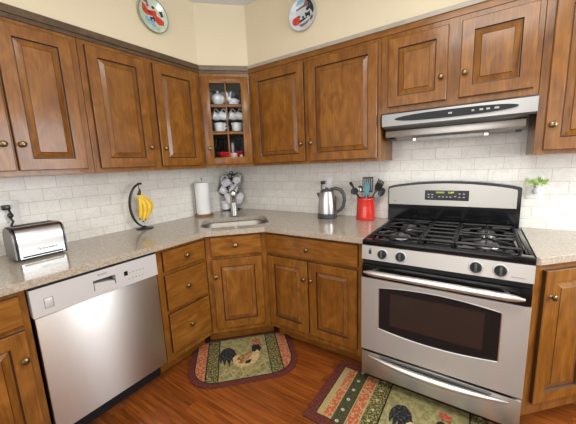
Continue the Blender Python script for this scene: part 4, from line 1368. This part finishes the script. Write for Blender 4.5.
ROO = [  # a simple farmyard rooster, unit box about -1..1, facing +x
    (11, [(-.28, .08), (-.38, .38), (-.60, .58), (-.84, .52), (-.98, .28), (-1.0, .0), (-.92, -.26), (-.86, -.05), (-.78, -.38), (-.70, -.08), (-.58, -.46), (-.52, -.12), (-.40, -.36)]),
    (9, [(-.46, -.05), (-.34, .08), (-.10, .02), (.20, .10), (.42, .32), (.56, .30), (.66, .05), (.60, -.22), (.38, -.46), (.05, -.58), (-.25, -.52), (-.44, -.30)]),
    (8, [(-.22, -.02), (.10, .10), (.40, .26), (.34, .0), (.16, -.22), (-.10, -.40), (-.26, -.34), (-.16, -.22), (-.30, -.16)]),
    (1, [(.34, .18), (.36, .44), (.48, .58), (.66, .52), (.74, .26), (.66, .10), (.56, .22), (.46, .10)]),
    (8, [(.42, .56), (.48, .72), (.60, .76), (.72, .70), (.74, .56), (.62, .50), (.50, .52)]),
    (10, [(.36, .70), (.40, .88), (.50, .80), (.56, .92), (.64, .82), (.74, .86), (.74, .72), (.60, .68)]),
    (10, [(.68, .56), (.78, .52), (.76, .36), (.68, .42)]),
    (5, [(.73, .68), (.84, .62), (.73, .60)]),
    (1, [(.05, -.30), (.30, -.24), (.22, -.42), (.02, -.44)]),
    (5, [(-.02, -.56), (.06, -.56), (.08, -.84), (.20, -.90), (-.10, -.90), (.02, -.84)]),
    (5, [(.18, -.54), (.26, -.52), (.24, -.80), (.36, -.86), (.10, -.86), (.18, -.80)]),
]


def clip_x(pts, x0, x1):
    def cl(ps, f, inter):
        out = []
        for i in range(len(ps)):
            a, c = ps[i], ps[(i + 1) % len(ps)]
            if f(a):
                out.append(a)
                if not f(c): out.append(inter(a, c))
            elif f(c): out.append(inter(a, c))
        return out
    def at(xv): return lambda a, c: (xv, a[1] + (c[1] - a[1]) * (xv - a[0]) / (c[0] - a[0]))
    ps = cl(pts, lambda p: p[0] >= x0, at(x0))
    return cl(ps, lambda p: p[0] <= x1, at(x1)) if ps else ps


def rug(label, loc, rz, outline, inner, stripes, pic, roo, flowers):
    t_ = 0.008
    b = MB()
    n = len(outline)
    b.prism(outline, 0.0006, t_, 0)
    # dark line and field
    rpoly(b, inner[0], t_ + .0004, 1)
    rpoly(b, inner[1], t_ + .0008, 2)
    for x0, x1, m in stripes:
        pp = clip_x(inner[1], x0, x1)
        if len(pp) > 2: rpoly(b, pp, t_ + .0012, m)
    for (cx_, cy_, r, m) in flowers:
        for k in range(5):
            a = k * 2 * PI / 5
            rpoly(b, [(cx_ + r * math.cos(a) * .6 + r * .5 * math.cos(q_), cy_ + r * math.sin(a) * .6 + r * .5 * math.sin(q_)) for q_ in [2 * PI * j / 6 for j in range(6)]], t_ + .0018 + .0001 * k, m)
    gx0, gx1, gy0, gy1 = pic
    for k in range(46):
        px_ = gx0 + (gx1 - gx0) * random.random(); py_ = gy0 + (gy1 - gy0) * random.random() * .22
        rpoly(b, [(px_, py_), (px_ + .012, py_), (px_ + .007, py_ + .018)], t_ + .0016, 3 if k % 3 else 9)
    cx_, cy_, sx, sy = roo
    for i, (m, pts) in enumerate(ROO):
        rpoly(b, [(cx_ + x * sx, cy_ + y * sy) for x, y in pts], t_ + .0022 + .0003 * i, m)
    o = b.build('rug', RM)
    o.location = loc; o.rotation_euler = (0, 0, rz)
    return tag(o, label, 'rug')


def slice_outline(hw, y0, y1, r, n=8):
    """straight back edge at y1, large rounded front corners at y0"""
    pts = [(hw, y1), (-hw, y1)]
    pts += [(-hw + r - r * math.cos(a), y0 + r - r * math.sin(a)) for a in [HALF * i / n for i in range(n + 1)]]
    pts += [(hw - r + r * math.sin(a), y0 + r - r * math.cos(a)) for a in [HALF * i / n for i in range(n + 1)]]
    return pts


hw = .375
rug('small rooster rug with rounded front corners, before the corner sink cabinet', (*w45(-.005, 1.245), 0), C45,
    slice_outline(hw, -.270, .262, .19), [slice_outline(hw - .036, -.234, .228, .16), slice_outline(hw - .043, -.227, .221, .153)],
    [(-hw, -.262, 4), (-.262, -.254, 1), (-.254, -.180, 3), (-.180, -.173, 1), (.173, .180, 1), (.180, .254, 3), (.254, .262, 1), (.262, hw, 4)],
    (-.17, .17, -.218, .21), (0.0, -.005, .176, .212), [])
hx = .56
rect = lambda a, c, d, e_: [(a, d), (c, d), (c, e_), (a, e_)]
fl = []
for k in range(6):
    fl.append((-.388, -.20 + k * .082, .0105, 7)); fl.append((.388, -.20 + k * .082, .0105, 7))
    fl.append((-.246, -.19 + k * .078, .009, 7)); fl.append((.246, -.19 + k * .078, .009, 7))
rug('long rooster rug with striped ends, on the floor before the range', (2.060, -.832, 0), 0,
    rect(-hx, hx, -.262, .262), [rect(-hx + .050, hx - .050, -.212, .212), rect(-hx + .055, hx - .055, -.207, .207)],
    [(-.505, -.470, 5), (-.470, -.425, 4), (-.425, -.42, 5), (-.42, -.350, 6), (-.350, -.345, 5), (-.345, -.290, 4), (-.290, -.282, 5), (-.282, -.205, 3), (-.205, -.197, 1),
     (.197, .205, 1), (.205, .282, 3), (.282, .290, 5), (.290, .345, 4), (.345, .35, 5), (.35, .42, 6), (.42, .425, 5), (.425, .470, 4), (.470, .505, 5)],
    (-.19, .19, -.205, .205), (0.0, -.02, .165, .180), fl)

# ------------------------------------------------------------------ ceiling lamp (out of frame, added to light the room)
t = thing('added_ceiling_light', 'round white flush ceiling light, out of view, added to light the kitchen', 'ceiling light', (2.25, -1.9, ZC))
b = MB(); b.lathe([(0, -.0005), (.20, -.0005), (.20, -.03), (0, -.03)], None, 32); b.build('housing', M_white, t)
